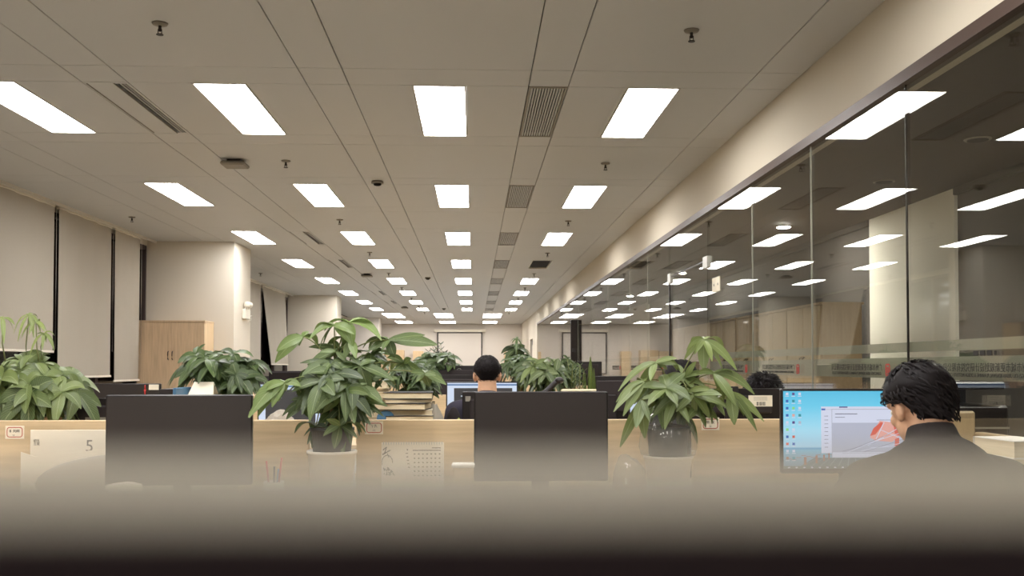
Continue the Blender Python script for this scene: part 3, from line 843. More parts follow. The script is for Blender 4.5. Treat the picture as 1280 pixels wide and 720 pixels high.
monitor(322, 402, 479, 6.7, 'lit monitor hidden behind the tall leafy plant', 'app', h=.30)
m = monitor(845, 975, 485.5, 4.3, 'wide black monitor back with a white barcode label, beside the blue-lit screen', facing=1, h=.16)
for ch in [o for o in bpy.data.objects if o.parent == m]:
    pass
lx = -(at(947, 501, 4.3).x - m.location.x); lz = at(947, 501, 4.3).z - .75
lb = MB().m('paper').box(lx - .052, lx + .052, .042, .0435, lz - .023, lz + .025)
lb.m('ink')
for k in range(9): lb.box(lx - .022 + k * .0045, lx - .022 + k * .0045 + (.0028 if k % 3 else .0015), .0435, .044, lz - .019, lz - .003)
lb.m('grey_ink')
for k in range(3): lb.box(lx - .03, lx + .03, .0435, .044, lz + .004 + k * .006, lz + .0055 + k * .006)
lb.build('barcode_label', None, m)
monitor(325, 372, 470, 10.1, 'small far dark monitor behind the slanted blind plant', facing=1, h=.28)
monitor(705, 752, 452, 11.0, 'far dark monitor back beside the tall cactus plant', facing=1, h=.30)

# ------------------------------------------------------------ plants
def leaf_into(b, uvl, tn, p0, p1, p2, width, tone, fold=.35, seg=7, face=None):
    """one leaf along the bezier p0 p1 p2"""
    p0, p1, p2 = Vector(p0), Vector(p1), Vector(p2)
    rows = []
    side0 = None
    ch = (p2 - p0)
    for i in range(seg + 1):
        t = i / seg
        p = p0 * (1 - t) ** 2 + p1 * 2 * t * (1 - t) + p2 * t * t
        d = ((p1 - p0) * (1 - t) + (p2 - p1) * t)
        if d.length < 1e-6: d = ch
        d.normalize()
        if side0 is None:
            ref = face if face is not None else Vector((0, 0, 1))
            side0 = d.cross(ref)
            if side0.length < .15: side0 = d.cross(Vector((0, -1, .2)))
            side0.normalize()
        side0 = (side0 - d * side0.dot(d)).normalized()
        nrm = side0.cross(d)
        w = width * max(.04, math.sin(PI * min(1, (t * .94 + .03)) ** .85) ** .9)
        rows.append((p, side0 * w, nrm, t, w))
    V = []
    for p, s_, n_, t, w in rows:
        V.append([b.verts.new(p - s_ + n_ * w * fold), b.verts.new(p), b.verts.new(p + s_ + n_ * w * fold)])
    for i in range(len(V) - 1):
        for k in range(2):
            f = b.faces.new((V[i][k], V[i][k + 1], V[i + 1][k + 1], V[i + 1][k])); f.smooth = True
            us = [(rows[i][3], k / 2), (rows[i][3], (k + 1) / 2), (rows[i + 1][3], (k + 1) / 2), (rows[i + 1][3], k / 2)]
            for lp, uv in zip(f.loops, us): lp[uvl].uv = uv; lp[tn] = (tone, tone, tone, 1)

def foliage_begin():
    b = bmesh.new(); return b, b.loops.layers.uv.new('UVMap'), b.loops.layers.float_color.new('tone')
def foliage_end(b, mt, parent, name='foliage'):
    me = bpy.data.meshes.new(name); b.to_mesh(me); b.free(); me.materials.append(M[mt])
    o = bpy.data.objects.new(name, me); C.objects.link(o); o.parent = parent
    return o
R_ = random.Random(11)
def rosette(fo, hub, L, n=6, tilt=None, tone=.4, droop=.5, wr=.2):
    """palmate cluster of leaflets round a hub"""
    b, uvl, tn = fo
    hub = Vector(hub); ax = (tilt or Vector((0, 0, 1))).normalized()
    e1 = ax.cross(Vector((.3, 1, .1))).normalized(); e2 = ax.cross(e1)
    a0 = R_.uniform(0, 6.28)
    for k in range(n):
        a = a0 + 2 * PI * k / n + R_.uniform(-.2, .2)
        l = L * R_.uniform(.75, 1.1)
        d = (e1 * math.cos(a) + e2 * math.sin(a) + ax * R_.uniform(.0, .35)).normalized()
        p1 = hub + d * l * .55
        p2 = hub + d * l * .95 - Vector((0, 0, 1)) * l * droop * R_.uniform(.3, 1.5)
        leaf_into(b, uvl, tn, hub, p1, p2, l * wr * R_.uniform(.85, 1.15), min(1, max(0, tone + R_.uniform(-.22, .22))), fold=R_.uniform(.15, .45), face=ax)

def potted(name, label, cat, base, pot_r, pot_h, pot_m, Y=None, inner=0, group=None):
    t = empty(name, base, 0, label, cat, group)
    p = MB().m(pot_m).lathe((0, 0, 0), [(pot_r * .72, 0), (pot_r * .78, .01), (pot_r * .98, pot_h - .012), (pot_r * 1.03, pot_h - .010), (pot_r * 1.03, pot_h), (pot_r * .94, pot_h), (pot_r * .92, pot_h - .03)])
    p.build('pot', None, t)
    if inner:
        MB().m('blackpot').lathe((0, 0, pot_h - .04), [(pot_r * .72, 0), (pot_r * .88, inner), (pot_r * .92, inner), (pot_r * .92, inner + .012), (pot_r * .84, inner + .012), (pot_r * .8, inner - .01)]).build('nursery_pot', None, t)
    MB().m('soil').lathe((0, 0, pot_h - .035 + inner), [(pot_r * .8, 0), (pot_r * .8, .01), (.001, .02)]).build('soil', None, t)
    return t

def explicit_plant(label, px, yrim, Y, rpx, hubs, trunk_top, mt, inner=.11, extra=0, ext=None, pot='pot', group='large broad-leafed potted plants', seedv=3, wk=.185):
    global R_
    R_ = random.Random(seedv)
    rim = at(px, yrim, Y); pr = rpx * Y / F
    ph = rim.z - .75
    base = Vector((rim.x, Y, .75))
    t = potted('potted_plant', label, 'plant', base, pr, ph, pot, inner=inner, group=group)
    tt = at(trunk_top[0], trunk_top[1], Y) - base
    MB_ = MB().m('bark').tube([(0, 0, ph - .03 + inner), (tt.x * .3 + .01, .01, ph + inner + (tt.z - ph - inner) * .4), (tt.x * .8, 0, tt.z)], .014, 10, .007)
    for k in range(2):
        a = 2.1 + k * 2.4
        MB_.tube([(.02 * math.cos(a), .02 * math.sin(a), ph - .03 + inner), (tt.x * .3 - .012 * math.cos(a), -.012 * math.sin(a), ph + inner + (tt.z - ph - inner) * .4), (tt.x * .8, 0, tt.z)], .011, 8, .006)
    MB_.build('trunk', None, t)
    fo = foliage_begin(); b, uvl, tn = fo
    st = MB().m('stem')
    for h in hubs:
        (hx, hy, dy, tone), tips = h[0], h[1]
        hub = at(hx, hy, Y + dy) - base
        zr = R_.uniform(.35, 1.0)
        org = Vector((tt.x * .8 * zr, 0, ph + inner + (tt.z - ph - inner) * zr))
        mid = (org + hub) / 2 + Vector((0, 0, .03 + .1 * (hub - org).length))
        pts = [org * (1 - q) ** 2 + mid * 2 * q * (1 - q) + hub * q * q for q in [i / 8 for i in range(9)]]
        st.tube(pts, .0032, 6, .002)
        for (tx, ty, *rest) in tips:
            arch = rest[0] if rest else .25
            wf = rest[1] if len(rest) > 1 else 1
            dd = dy + R_.uniform(-.06, .06)
            tip = at(tx, ty, Y + dd) - base
            L = (tip - hub).length
            p1 = (hub + tip) / 2 + Vector((0, R_.uniform(-.02, .02), L * arch))
            fc = Vector((R_.uniform(-.4, .4), -1.0, R_.uniform(.3, 1.0)))
            leaf_into(b, uvl, tn, hub, p1, tip, max(.011, min(.034, L * wk * wf)), min(1, max(0, tone + R_.uniform(-.18, .18))), fold=R_.uniform(.15, .35), face=fc, seg=9)
        # leaflets pointing away, seen from other sides
        for q in range(2):
            a = R_.uniform(.3, PI - .3)
            d = Vector((math.cos(a), math.sin(a), .1))
            l = .10
            leaf_into(b, uvl, tn, hub, hub + d * l * .6 + Vector((0, 0, .02)), hub + d * l - Vector((0, 0, .04)), .018, tone, face=Vector((0, 0, 1)))
    if ext:
        (cx, cy, rx, ry, dep, n, L) = ext
        for k in range(n):
            while True:
                u, v, w = R_.uniform(-1, 1), R_.uniform(-1, 1), R_.uniform(-1, 1)
                if u * u + v * v + w * w < 1: break
            hub = at(cx + u * rx, cy + v * ry, Y + w * dep) - base
            tl = Vector((u * .7, w * .5 - .3, .5 - v * .4))
            rosette(fo, hub, L * R_.uniform(.7, 1.1), R_.choice((5, 6)), tl, extra + R_.uniform(-.15, .15), .45)
            zr = R_.uniform(.2, 1)
            org = Vector((tt.x * .8 * zr, 0, ph + inner + (tt.z - ph - inner) * zr))
            st.tube([org, (org + hub) / 2 + Vector((0, 0, .02)), hub], .0028, 5, .002)
    st.build('stems', None, t)
    foliage_end(b, mt, t)
    return t

hubsA = [
 ((418, 407, -.02, .85), [(397, 441, .35), (386, 425, .3), (440, 432, .3), (404, 432, .3), (443, 418, .2)]),
 ((437, 403, 0, .95), [(477, 426, .35), (432, 437, .0, 1.25), (441, 434, .1, 1.1), (420, 408, .1)]),
 ((378, 421, -.03, .65), [(344, 453, .15), (346, 439, .15), (386, 414, .1, .6), (389, 420, .1, .5)]),
 ((486, 425, .02, .45), [(460, 439, .1), (531, 419, .05, .8), (547, 431, .05, .8), (493, 447, 0, 1.5), (464, 430, .2, .6), (478, 438, .1)]),
 ((424, 437, .03, .35), [(386, 434, .1, .7), (418, 450, .0, 1.2), (406, 452, .1), (452, 441, .15), (416, 425, .1, 1.2), (440, 448, .1)]),
 ((420, 440, -.04, .4), [(385, 458, .15), (400, 440, .1), (432, 452, .1, 1.3)]),
 ((413, 453, -.05, .4), [(378, 469, .15), (384, 456, .1, .8), (375, 454, .1, .5), (428, 462, .1), (400, 472, .1), (446, 459, .1)]),
 ((450, 457, -.06, .3), [(463, 493, .05, 1.15), (411, 473, .2, 1.1), (492, 476, .1, .9), (470, 451, .2), (438, 446, .1), (477, 484, .1)]),
 ((355, 479, -.08, .7), [(311, 522, .3, 1.05), (322, 521, .2), (348, 502, .1), (376, 483, .2), (372, 478, .3), (340, 509, .1), (330, 490, .2)]),
 ((382, 503, -.02, .25), [(358, 524, .1, 1.1), (364, 500, .2, 1.2), (370, 484, .2, 1.2), (388, 523, .05, 1.3), (353, 520, .3, .5), (400, 492, .1, 1.3)]),
 ((432, 490, -.1, .6), [(443, 529, .05, 1.05), (404, 516, .05, .9), (462, 494, .2, .7), (458, 480, .2, .6), (418, 478, .2, .8)]),
 ((425, 532, -.1, .35), [(418, 561, .0, 1.3), (404, 545, .2, 1.1), (447, 548, .15, 1.1), (436, 521, .1, .9), (408, 524, .1, .9)]),
 ((395, 532, -.04, .2), [(384, 556, .1), (407, 556, .1), (380, 545, .1), (390, 560, .05), (412, 540, .1)]),
 ((411, 483, -.05, .3), [(390, 508, .1, 1.2), (397, 497, .1), (420, 508, .0), (430, 497, .1), (396, 478, .2)]),
 ((464, 442, .05, .25), [(484, 452, .1), (455, 452, .1), (478, 437, .2), (462, 461, .1, 1.1)]),
 ((505, 455, .05, .45), [(528, 468, .1), (515, 466, 0, 1.1), (494, 462, .1), (514, 448, .2), (484, 447, .2)]),
 ((531, 467, 0, .6), [(558, 481, .12, .9), (537, 483, 0, 1.5), (514, 466, .1), (545, 470, .1), (520, 478, .1)]),
 ((478, 475, 0, .3), [(495, 486, .1), (468, 488, .1), (486, 462, .1), (498, 474, .1)]),
 ((448, 502, 0, .3), [(480, 521, .1, .5), (484, 508, .2, .8), (456, 520, .1), (448, 532, .05), (440, 520, .1)]),
 ((398, 466, .02, .3), [(370, 480, .1), (385, 488, .1), (410, 478, .1), (420, 470, .1)]),
 ((462, 500, .04, .28), [(468, 516, .1), (480, 505, .2), (450, 518, .1)]),
 ((438, 425, .0, .8), [(430, 450, .1), (445, 448, .1), (425, 440, .1)]),
]
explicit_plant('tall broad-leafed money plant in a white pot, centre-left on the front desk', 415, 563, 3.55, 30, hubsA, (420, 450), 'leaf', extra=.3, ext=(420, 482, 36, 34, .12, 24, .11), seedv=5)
hubsB = [
 ((880, 425, -.03, .75), [(855, 450, .3, 1.0), (858, 438, .35, .6), (880, 464, 0, 1.5), (903, 461, .2, 1.2), (921, 463, .22, 1.0), (890, 452, .1, 1.2), (868, 443, .2)]),
 ((892, 467, -.05, .55), [(943, 493, .3, 1.0), (920, 508, .1, 1.1), (905, 500, .1, 1.2), (870, 468, .2, .5), (912, 490, .1, 1.0)]),
 ((913, 490, -.06, .5), [(955, 527, .12, .8), (946, 539, .1, .9), (918, 531, .0, 1.5), (930, 520, .1)]),
 ((820, 453, -.04, .55), [(773, 489, .25, .8), (793, 505, .1, 1.0), (813, 476, .1, 1.2), (846, 448, .1, .5), (846, 456, .1, .5), (834, 462, .1, .5), (790, 470, .2, .8)]),
 ((805, 477, -.06, .6), [(767, 515, .15, .8), (779, 520, .12, .9), (838, 506, .15, 1.1), (800, 495, .1), (770, 503, .3, .7)]),
 ((802, 500, -.08, .4), [(795, 535, .0, 1.4), (775, 559, .05, .8), (806, 548, 0, 1.2), (812, 527, .05), (830, 497, .2), (825, 508, .2)]),
 ((856, 472, 0, .5), [(824, 478, .2, .6), (832, 470, .2, .5), (883, 465, .15, .5), (878, 468, .1, .6), (870, 452, .1, .4), (846, 455, .2, .5), (842, 486, .1, .5), (868, 487, .0, .8), (882, 483, .1, .5), (862, 490, .0, .8)]),
 ((860, 490, -.05, .5), [(826, 520, .2, 1.3), (833, 506, .1), (842, 492, .2), (890, 488, .2), (846, 526, .0), (815, 522, .2)]),
 ((867, 494, -.07, .55), [(887, 523, .05, 1.35), (868, 520, 0, .9), (907, 508, .15, 1.4), (902, 494, .2, 1.2), (845, 515, .1), (886, 484, .2)]),
 ((893, 500, -.02, .45), [(915, 515, .1, 1.2), (906, 520, 0, 1.2), (880, 512, .1), (900, 484, .2)]),
 ((850, 510, 0, .4), [(848, 534, 0), (838, 528, 0), (858, 530, 0)]),
 ((842, 495, .02, .4), [(818, 500, .1, .8), (830, 512, .1), (856, 508, .1)]),
]
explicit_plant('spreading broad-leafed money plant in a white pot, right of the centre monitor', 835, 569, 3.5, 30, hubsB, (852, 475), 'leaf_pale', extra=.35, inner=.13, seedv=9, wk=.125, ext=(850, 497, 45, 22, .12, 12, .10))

def bushy(label, px, py, rx, ry, Y, dep, n, L, mt, tone, base_z=.75, pot_r=.1, pot_h=.16, pot='pot', seedv=1, group='bushy potted plants on the desks', sprouts=(), potx=None, wr=.2, droop=.45, nl=(5, 6)):
    global R_
    R_ = random.Random(seedv)
    c = at(px, py, Y); base = Vector((at(potx or px, py, Y).x, Y, base_z))
    t = potted('potted_plant', label, 'plant', base, pot_r, pot_h, pot, group=group)
    fo = foliage_begin(); st = MB().m('stem')
    top = c.z - base_z
    MB().m('bark').tube([(0, 0, pot_h - .03), (.01, 0, (pot_h + top) / 2), (c.x - base.x, 0, max(pot_h + .05, top - .02))], .012, 8, .007).build('trunk', None, t)
    for k in range(n):
        while True:
            u, v, w = R_.uniform(-1, 1), R_.uniform(-1, 1), R_.uniform(-1, 1)
            q = u * u + v * v + w * w
            if .15 < q < 1: break
        hub = at(px + u * rx, py + v * ry, Y + w * dep) - base
        tl = Vector((u * .8 + R_.uniform(-.5, .5), w * .5 - .35 + R_.uniform(-.5, .5), .6 - v * .5))
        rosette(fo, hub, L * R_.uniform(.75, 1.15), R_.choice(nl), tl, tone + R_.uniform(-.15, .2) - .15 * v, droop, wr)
        org = Vector((0, 0, pot_h - .02)).lerp(c - base, R_.uniform(.3, 1))
        st.tube([org, (org + hub) / 2 + Vector((0, 0, .02)), hub], .0025, 5, .0018)
    b, uvl, tn = fo
    for (xa, ya, xb, yb) in sprouts:
        p0 = at(xb, yb, Y) - base; p1 = at(xa, ya, Y) - base
        st.tube([p0, (p0 * .5 + p1 * .5) + Vector((-.008, 0, 0)), p1], .003, 6, .002)
        rosette(fo, p1, .055, 6, Vector((0, -.2, .3)), .95, 1.1, .16)
    st.build('stems', None, t); foliage_end(b, mt, t)
    return t
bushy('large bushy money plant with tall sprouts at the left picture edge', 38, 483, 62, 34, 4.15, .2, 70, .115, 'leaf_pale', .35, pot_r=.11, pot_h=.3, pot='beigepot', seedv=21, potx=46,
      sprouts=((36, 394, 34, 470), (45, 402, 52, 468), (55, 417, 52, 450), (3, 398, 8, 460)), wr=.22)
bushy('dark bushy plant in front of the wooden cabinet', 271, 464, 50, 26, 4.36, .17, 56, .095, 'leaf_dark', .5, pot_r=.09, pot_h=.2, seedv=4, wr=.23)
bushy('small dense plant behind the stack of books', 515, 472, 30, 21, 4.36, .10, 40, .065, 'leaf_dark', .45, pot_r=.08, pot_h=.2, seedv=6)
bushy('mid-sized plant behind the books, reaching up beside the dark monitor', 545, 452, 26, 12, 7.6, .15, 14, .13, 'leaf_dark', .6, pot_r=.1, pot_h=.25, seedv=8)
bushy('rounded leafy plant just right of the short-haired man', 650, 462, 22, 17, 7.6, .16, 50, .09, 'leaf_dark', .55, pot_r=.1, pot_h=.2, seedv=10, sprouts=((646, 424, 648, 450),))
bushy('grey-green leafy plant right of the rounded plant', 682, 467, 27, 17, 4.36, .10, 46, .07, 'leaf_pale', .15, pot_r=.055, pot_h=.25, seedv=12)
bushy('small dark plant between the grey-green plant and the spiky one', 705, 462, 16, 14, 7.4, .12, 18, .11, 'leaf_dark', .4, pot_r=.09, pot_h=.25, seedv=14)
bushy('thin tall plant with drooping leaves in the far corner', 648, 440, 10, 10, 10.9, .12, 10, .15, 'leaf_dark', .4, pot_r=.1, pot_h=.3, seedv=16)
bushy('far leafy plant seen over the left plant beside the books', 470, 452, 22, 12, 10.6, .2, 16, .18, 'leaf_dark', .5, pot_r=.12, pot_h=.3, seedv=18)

def zz(label, spikes, Y, px, base_y, mt, pot_z=.75, wide=.016, seedv=2, pr=.09, ll=.065):
    """plant of upright stalks with paired leaves"""
    global R_
    R_ = random.Random(seedv)
    base = Vector((at(px, 470, Y).x, Y, pot_z))
    t = potted('potted_plant', label, 'plant', base, pr, .2, 'pot', group='upright potted plants on the desks')
    fo = foliage_begin(); b, uvl, tn = fo; st = MB().m('stem')
    for (xt, yt) in spikes:
        tip = at(xt, yt, Y + R_.uniform(-.08, .08)) - base; org = Vector((R_.uniform(-.03, .03), R_.uniform(-.03, .03), .18))
        mid = org * .5 + tip * .5; mid.x = org.x * .7 + tip.x * .3
        pts = [org * (1 - q) ** 2 + mid * 2 * q * (1 - q) + tip * q * q for q in [i / 12 for i in range(13)]]
        st.tube(pts, .005, 6, .002)
        for i in range(3, 13):
            d = (pts[i] - pts[i - 1]).normalized()
            for s_ in (-1, 1):
                a = R_.uniform(-.6, .6)
                sd = Vector((math.cos(a) * s_, math.sin(a), 0))
                l = ll * (1.15 - i / 20)
                leaf_into(b, uvl, tn, pts[i], pts[i] + sd * l * .5 + d * l * .3, pts[i] + sd * l * .75 + d * l * .8, wide * (1.1 - i / 26), .35 + R_.uniform(-.2, .3), seg=4)
    st.build('stems', None, t); foliage_end(b, mt, t)
    return t
zz('dark upright feathery plant in front of the projection screen', [(541, 433), (551, 431), (546, 436), (556, 442), (536, 440), (560, 450)], 7.65, 549, 456, 'leaf_dark', wide=.022)
zz('yellow-green upright plant between the grey-green plant and cactus', [(709, 449), (716, 455), (725, 457), (720, 462), (730, 464), (703, 462)], 4.36, 717, 480, 'leaf', pot_z=.75, seedv=5, wide=.009, pr=.05, ll=.035)
# tall column cactus
base = Vector((at(737, 470, 4.36).x, 4.36, .75))
t = potted('potted_cactus', 'tall thin ridged cactus left of the dark monitor', 'plant', base, .036, .12, 'pot')
cz = MB().m(leaf_mat('cactus_skin', '5c6b31', '8b9a4a'))
def ridged(c0, c1, r):
    n = 10; seg = 20; rings = []
    for i in range(n + 1):
        q = i / n; p = Vector(c0).lerp(Vector(c1), q); rr = r * (1 if q < .85 else max(.15, 1 - (q - .85) * 5.6))
        rings.append([cz.bm.verts.new(p + Vector((math.cos(2 * PI * k / seg), math.sin(2 * PI * k / seg), 0)) * rr * (1 if k % 4 < 2 else .78)) for k in range(seg)])
    for i in range(n):
        for k in range(seg): cz.bm.faces.new((rings[i][k], rings[i][(k + 1) % seg], rings[i + 1][(k + 1) % seg], rings[i + 1][k])).material_index = 0
    cz.bm.faces.new(rings[-1])
tz = at(738, 446, 4.36).z - .75
ridged((0, 0, .09), (.004, 0, tz), .012)
ridged((.016, 0, .09), (.02, .01, tz - .05), .009); ridged((-.02, .01, .09), (-.02, .01, tz - .07), .008)
cz.build('cactus_stem', None, t)

# ------------------------------------------------------------ small things
def book(x, y, z, w, d, h, rz, cover, label, group='books and papers stacked on the desk', name='book'):
    t = empty(name, (x, y, z), rz, label, 'book', group)
    MB().m('cream').box(-w / 2 + .003, w / 2 - .003, -d / 2 + .002, d / 2 - .004, .0015, h - .0015).build('pages', None, t)
    MB().m(cover).box(-w / 2, w / 2, -d / 2, d / 2, 0, .0025).box(-w / 2, w / 2, -d / 2, d / 2, h - .0025, h).box(-w / 2, w / 2, d / 2 - .002, d / 2, 0, h).build('cover', None, t)
    return t
rb = random.Random(3)
def NUM(k): return (ORD + ['thirteenth', 'fourteenth', 'fifteenth', 'sixteenth', 'seventeenth', 'eighteenth'])[k - 1]
def pile(px, Y, top_y, n, wmm, dmm, who, covers, z0=.75):
    c = at(px, top_y, Y); z = z0; hh = (c.z - z0) / n
    hs = [rb.uniform(.6, 1.5) for _ in range(n)]; s_ = sum(hs); hs = [h / s_ * (c.z - z0) for h in hs]
    for k in range(n):
        pos = 'topmost' if k == n - 1 else ('bottom' if k == 0 else '%s from bottom' % NUM(k + 1))
        book(c.x + rb.uniform(-.012, .012), Y + rb.uniform(-.01, .01), z, wmm * rb.uniform(.88, 1.05), dmm * rb.uniform(.9, 1), hs[k] - .0004, rb.uniform(-.16, .16), covers[k % len(covers)], '%s, %s' % (who, pos))
        z += hs[k]
pile(512, 4.12, 489.5, 17, .205, .27, 'report in the wide pile behind the middle divider', ['paper', 'black', 'paper', 'ink', 'grey_ink', 'black', 'paper', 'ink', 'paper', 'black', 'ink'])
pile(469, 4.2, 476, 16, .12, .2, 'cream book in the narrow pile by the leafy plant', ['paper', 'cream', 'paper', 'cream'])
pile(724, 4.02, 487, 8, .16, .24, 'magazine in the pile behind the centre monitor', ['paper', 'white', 'paper', 'cream'])
pile(1266, 2.92, 548, 6, .15, .22, 'white paper bundle by the glass and seated man', ['paper', 'paper', 'white'])
pile(255, 4.2, 493, 5, .14, .26, 'book under the small tent calendar', ['black', 'paper', 'blue'])
# tent calendar
c = at(255, 493, 4.2)
t = empty('tent_calendar', (c.x, 4.2, c.z), 0, 'small white tent calendar standing in front of the dark bushy plant', 'calendar')
MB().m('paper').poly([(-.055, -.04, 0), (.05, -.04, 0), (.04, -.002, .052), (-.04, -.002, .052)], (0, .002, 0)).build('front_page', None, t)
MB().m('paper').poly([(-.055, .04, 0), (.05, .04, 0), (.04, .002, .052), (-.04, .002, .052)], (0, -.002, 0)).build('rear_page', None, t)
# telephone handset on stack
c = at(692, 489, 4.1)
t = empty('desk_telephone', (c.x - .01, 4.1, .75), 0, 'black desk telephone handset left of the magazines', 'telephone')
hz = c.z - .75
MB().m('black').box(-.05, .045, -.08, .08, 0, hz - .03, .01).build('base', None, t)
MB().m('black').tube([(-.05, -.02, hz - .02), (-.02, -.02, hz + .0), (.01, -.02, hz + .03), (.03, -.02, hz + .045)], .012, 10).ball((-.05, -.02, hz - .018), (.022, .02, .014)).ball((.032, -.02, hz + .045), (.02, .02, .014)).build('handset', None, t)
# crumpled bags
def blob(name, label, cat, c, r, mt, amp=.35, sc=6, group=None, zflat=True):
    b = bmesh.new(); bmesh.ops.create_icosphere(b, subdivisions=4, radius=1)
    for v in b.verts:
        n = noise.noise(v.co * 1.5 + Vector(c)) * amp + abs(noise.noise(v.co * sc * .5 + Vector(c))) * amp * .8 - abs(noise.noise(v.co * sc + Vector(c) * 2)) * amp * .35
        v.co = v.co * (1 + n * .6)
        if v.co.z < -.85: v.co.z = -.85
        v.co = Vector((v.co.x * r[0], v.co.y * r[1], v.co.z * r[2]))
    for f in b.faces: f.smooth = False
    me = bpy.data.meshes.new(name); b.to_mesh(me); b.free(); me.materials.append(M[mt])
    o = bpy.data.objects.new(name, me); C.objects.link(o); o.location = c
    return tag(o, label, cat, group)
c = at(349, 516, 4.15); blob('plastic_bag', 'crumpled grey plastic bag behind the divider under the tall leafy plant', 'bag', (c.x, 4.15, .75 + (c.z - .75) * .5), (.10, .09, (c.z - .75) * .52), 'greycloth')
c = at(541, 512, 4.2); blob('plastic_bag', 'crumpled white plastic bag beside the pile of books', 'bag', (c.x + .01, 4.17, .75 + (c.z - .75) * .5), (.045, .06, (c.z - .75) * .55), 'greycloth')
c = at(784, 575, 3.4); blob('clear_plastic_bag', 'crumpled clear plastic bag between the centre monitor and white pot', 'bag', (c.x, 3.35, .84), (.055, .06, .11), 'clearbag')
c = at(835, 545, 3.5)
t = MB().m('clearbag'); t.lathe((c.x, 3.5, at(835, 569, 3.5).z + .002), [(.096, 0), (.105, .03), (.098, .08), (.085, .12), (.05, .15), (.03, .165)], 14)
tag(t.build('plastic_sleeve'), 'clear plastic sleeve wrapped round the plant stem on the white pot', 'plastic sleeve')
c = at(155, 606, 3.15); blob('tissue', 'small crumpled white tissue below the left monitor', 'tissue', (c.x, 3.15, c.z - .012), (.055, .03, .02), 'paper', amp=.5)
t = MB().m('desk').box(c.x - .1, c.x + .1, 3.08, 3.22, .751, c.z - .034, .004); tag(t.build('wooden_box'), 'small wooden box under the tissue below the left monitor', 'box')
# blue chair / folder, backpack
c = at(482, 513, 4.0)
t = MB().m('blue'); pts = []
for k in range(13):
    a = PI * k / 12; pts.append((c.x + .035 * math.cos(a), 4.0, c.z - .03 + .03 * math.sin(a)))
pts += [(c.x - .035, 4.0, .751), (c.x + .035, 4.0, .751)]
t.poly(pts, (0, .02, 0)); tag(t.build('document_holder'), 'blue rounded document holder between the plant and the books', 'document holder')
c = at(567, 508, 4.1)
t = empty('backpack', (c.x, 4.1, .75), 0, 'dark backpack with a green patch on the desk by the books', 'backpack')
hz = c.z - .75
MB().m('chairfab').ball((0, 0, hz * .48), (.045, .06, hz * .52), 20).build('bag_body', None, t)
MB().m('green_cloth').ball((.022, -.038, hz * .45), (.025, .03, hz * .42), 16).build('patch', None, t)
# box file
c = at(228, 484, 4.15)
t = MB().m('black').box(c.x - .055, c.x, 4.02, 4.24, .75, c.z - .005, .002).m('blue').box(c.x, c.x + .012, 4.02, 4.24, .75, c.z, .002)
tag(t.build('box_file'), 'dark box file with a blue edge left of the tent calendar', 'box file')

# wall calendar on the middle divider
Yc = 3.735
a = at(477, 553, Yc); b_ = at(555, 602, Yc)
t = empty('spiral_calendar', ((a.x + b_.x) / 2, Yc, a.z), 0, 'spiral-bound white calendar leaning on the middle divider', 'calendar')
w = (b_.x - a.x) / 2; hh = .21
MB().m('paper').box(-w, w, -.006, 0, -hh, 0).build('page', None, t)
s_ = MB().m('steel')
for k in range(24): s_.box(-w + .008 + k * (2 * w - .016) / 23 - .0012, -w + .008 + k * (2 * w - .016) / 23 + .0012, -.0085, -.006, -.008, .004)
s_.build('spiral_binding', None, t)
g_ = MB().m('grey_ink')
g_.box(0, w - .012, -.0066, -.006, -.031, -.028); g_.box(w - .045, w - .012, -.0066, -.006, -.022, -.019)
for i in range(7):
    for j in range(6): g_.box(.004 + i * .0155, .010 + i * .0155, -.0066, -.006, -.045 - j * .016, -.041 - j * .016)
g_.box(-.022, -.018, -.0066, -.006, -.03, -.024)
for k in range(5): g_.box(-.026 + k * .002, -.018 + k * .002, -.0066, -.006, -.042 - k * .013, -.039 - k * .013)
g_.build('date_grid', None, t)
g_ = MB().m('grey_ink')
def stroke(p, q, r=.0016): g_.cyl((p[0], -.0062, p[1]), (q[0], -.0062, q[1]), r, seg=6)
stroke((-w + .004, -.045), (-w + .034, -.028), .0022); stroke((-w + .006, -.028), (-w + .02, -.016)); stroke((-w + .02, -.016), (-w + .012, -.04)); stroke((-w + .022, -.04), (-w + .028, -.055))
for k in range(16):
    a0 = k / 16 * PI * 1.1; stroke((-w + .028 + .02 * math.cos(a0) - .006, -.075 + .028 * math.sin(a0)), (-w + .028 + .02 * math.cos(a0 + .2) - .006, -.075 + .028 * math.sin(a0 + .2)), .0014)
rr = random.Random(5)
for k in range(16):
    x_, z_ = -w + .012 + rr.random() * .032, -.10 - rr.random() * .022
    stroke((x_, z_), (x_ + rr.uniform(-.01, .01), z_ + rr.uniform(-.01, .014)), .0022)
g_.build('flower_drawing', None, t)

# standing paper with number on the left divider
a = at(35, 538, 3.70); b_ = at(150, 598, 3.70)
t = empty('paper_sheet', ((a.x + b_.x) / 2, 3.725, a.z), 0, 'white calendar sheet with a large thin digit, behind the left monitor', 'paper sheet')
w = (b_.x - a.x) / 2
MB().m('paper').box(-w, w, -.006, 0, -.26, 0, .001).build('page', None, t)
text('5', .062, t, 'grey_ink', (at(112, 556, 3.72).x - t.location.x, -.0066, at(112, 558, 3.72).z - t.location.z))
text('初五\n立夏', .012, t, 'grey_ink', (at(46, 552, 3.72).x - t.location.x, -.0066, at(46, 553, 3.72).z - t.location.z), name='small_lettering')
t = MB().m('paper'); t.poly([at(26, 565, 3.6), at(44, 571, 3.6), at(131, 561, 3.6), at(131, 640, 3.6), at(25, 640, 3.6)], (0, .004, 0))
tag(t.build('paper_sheet'), 'crooked blank white sheet standing before the calendar sheet at left', 'paper sheet')
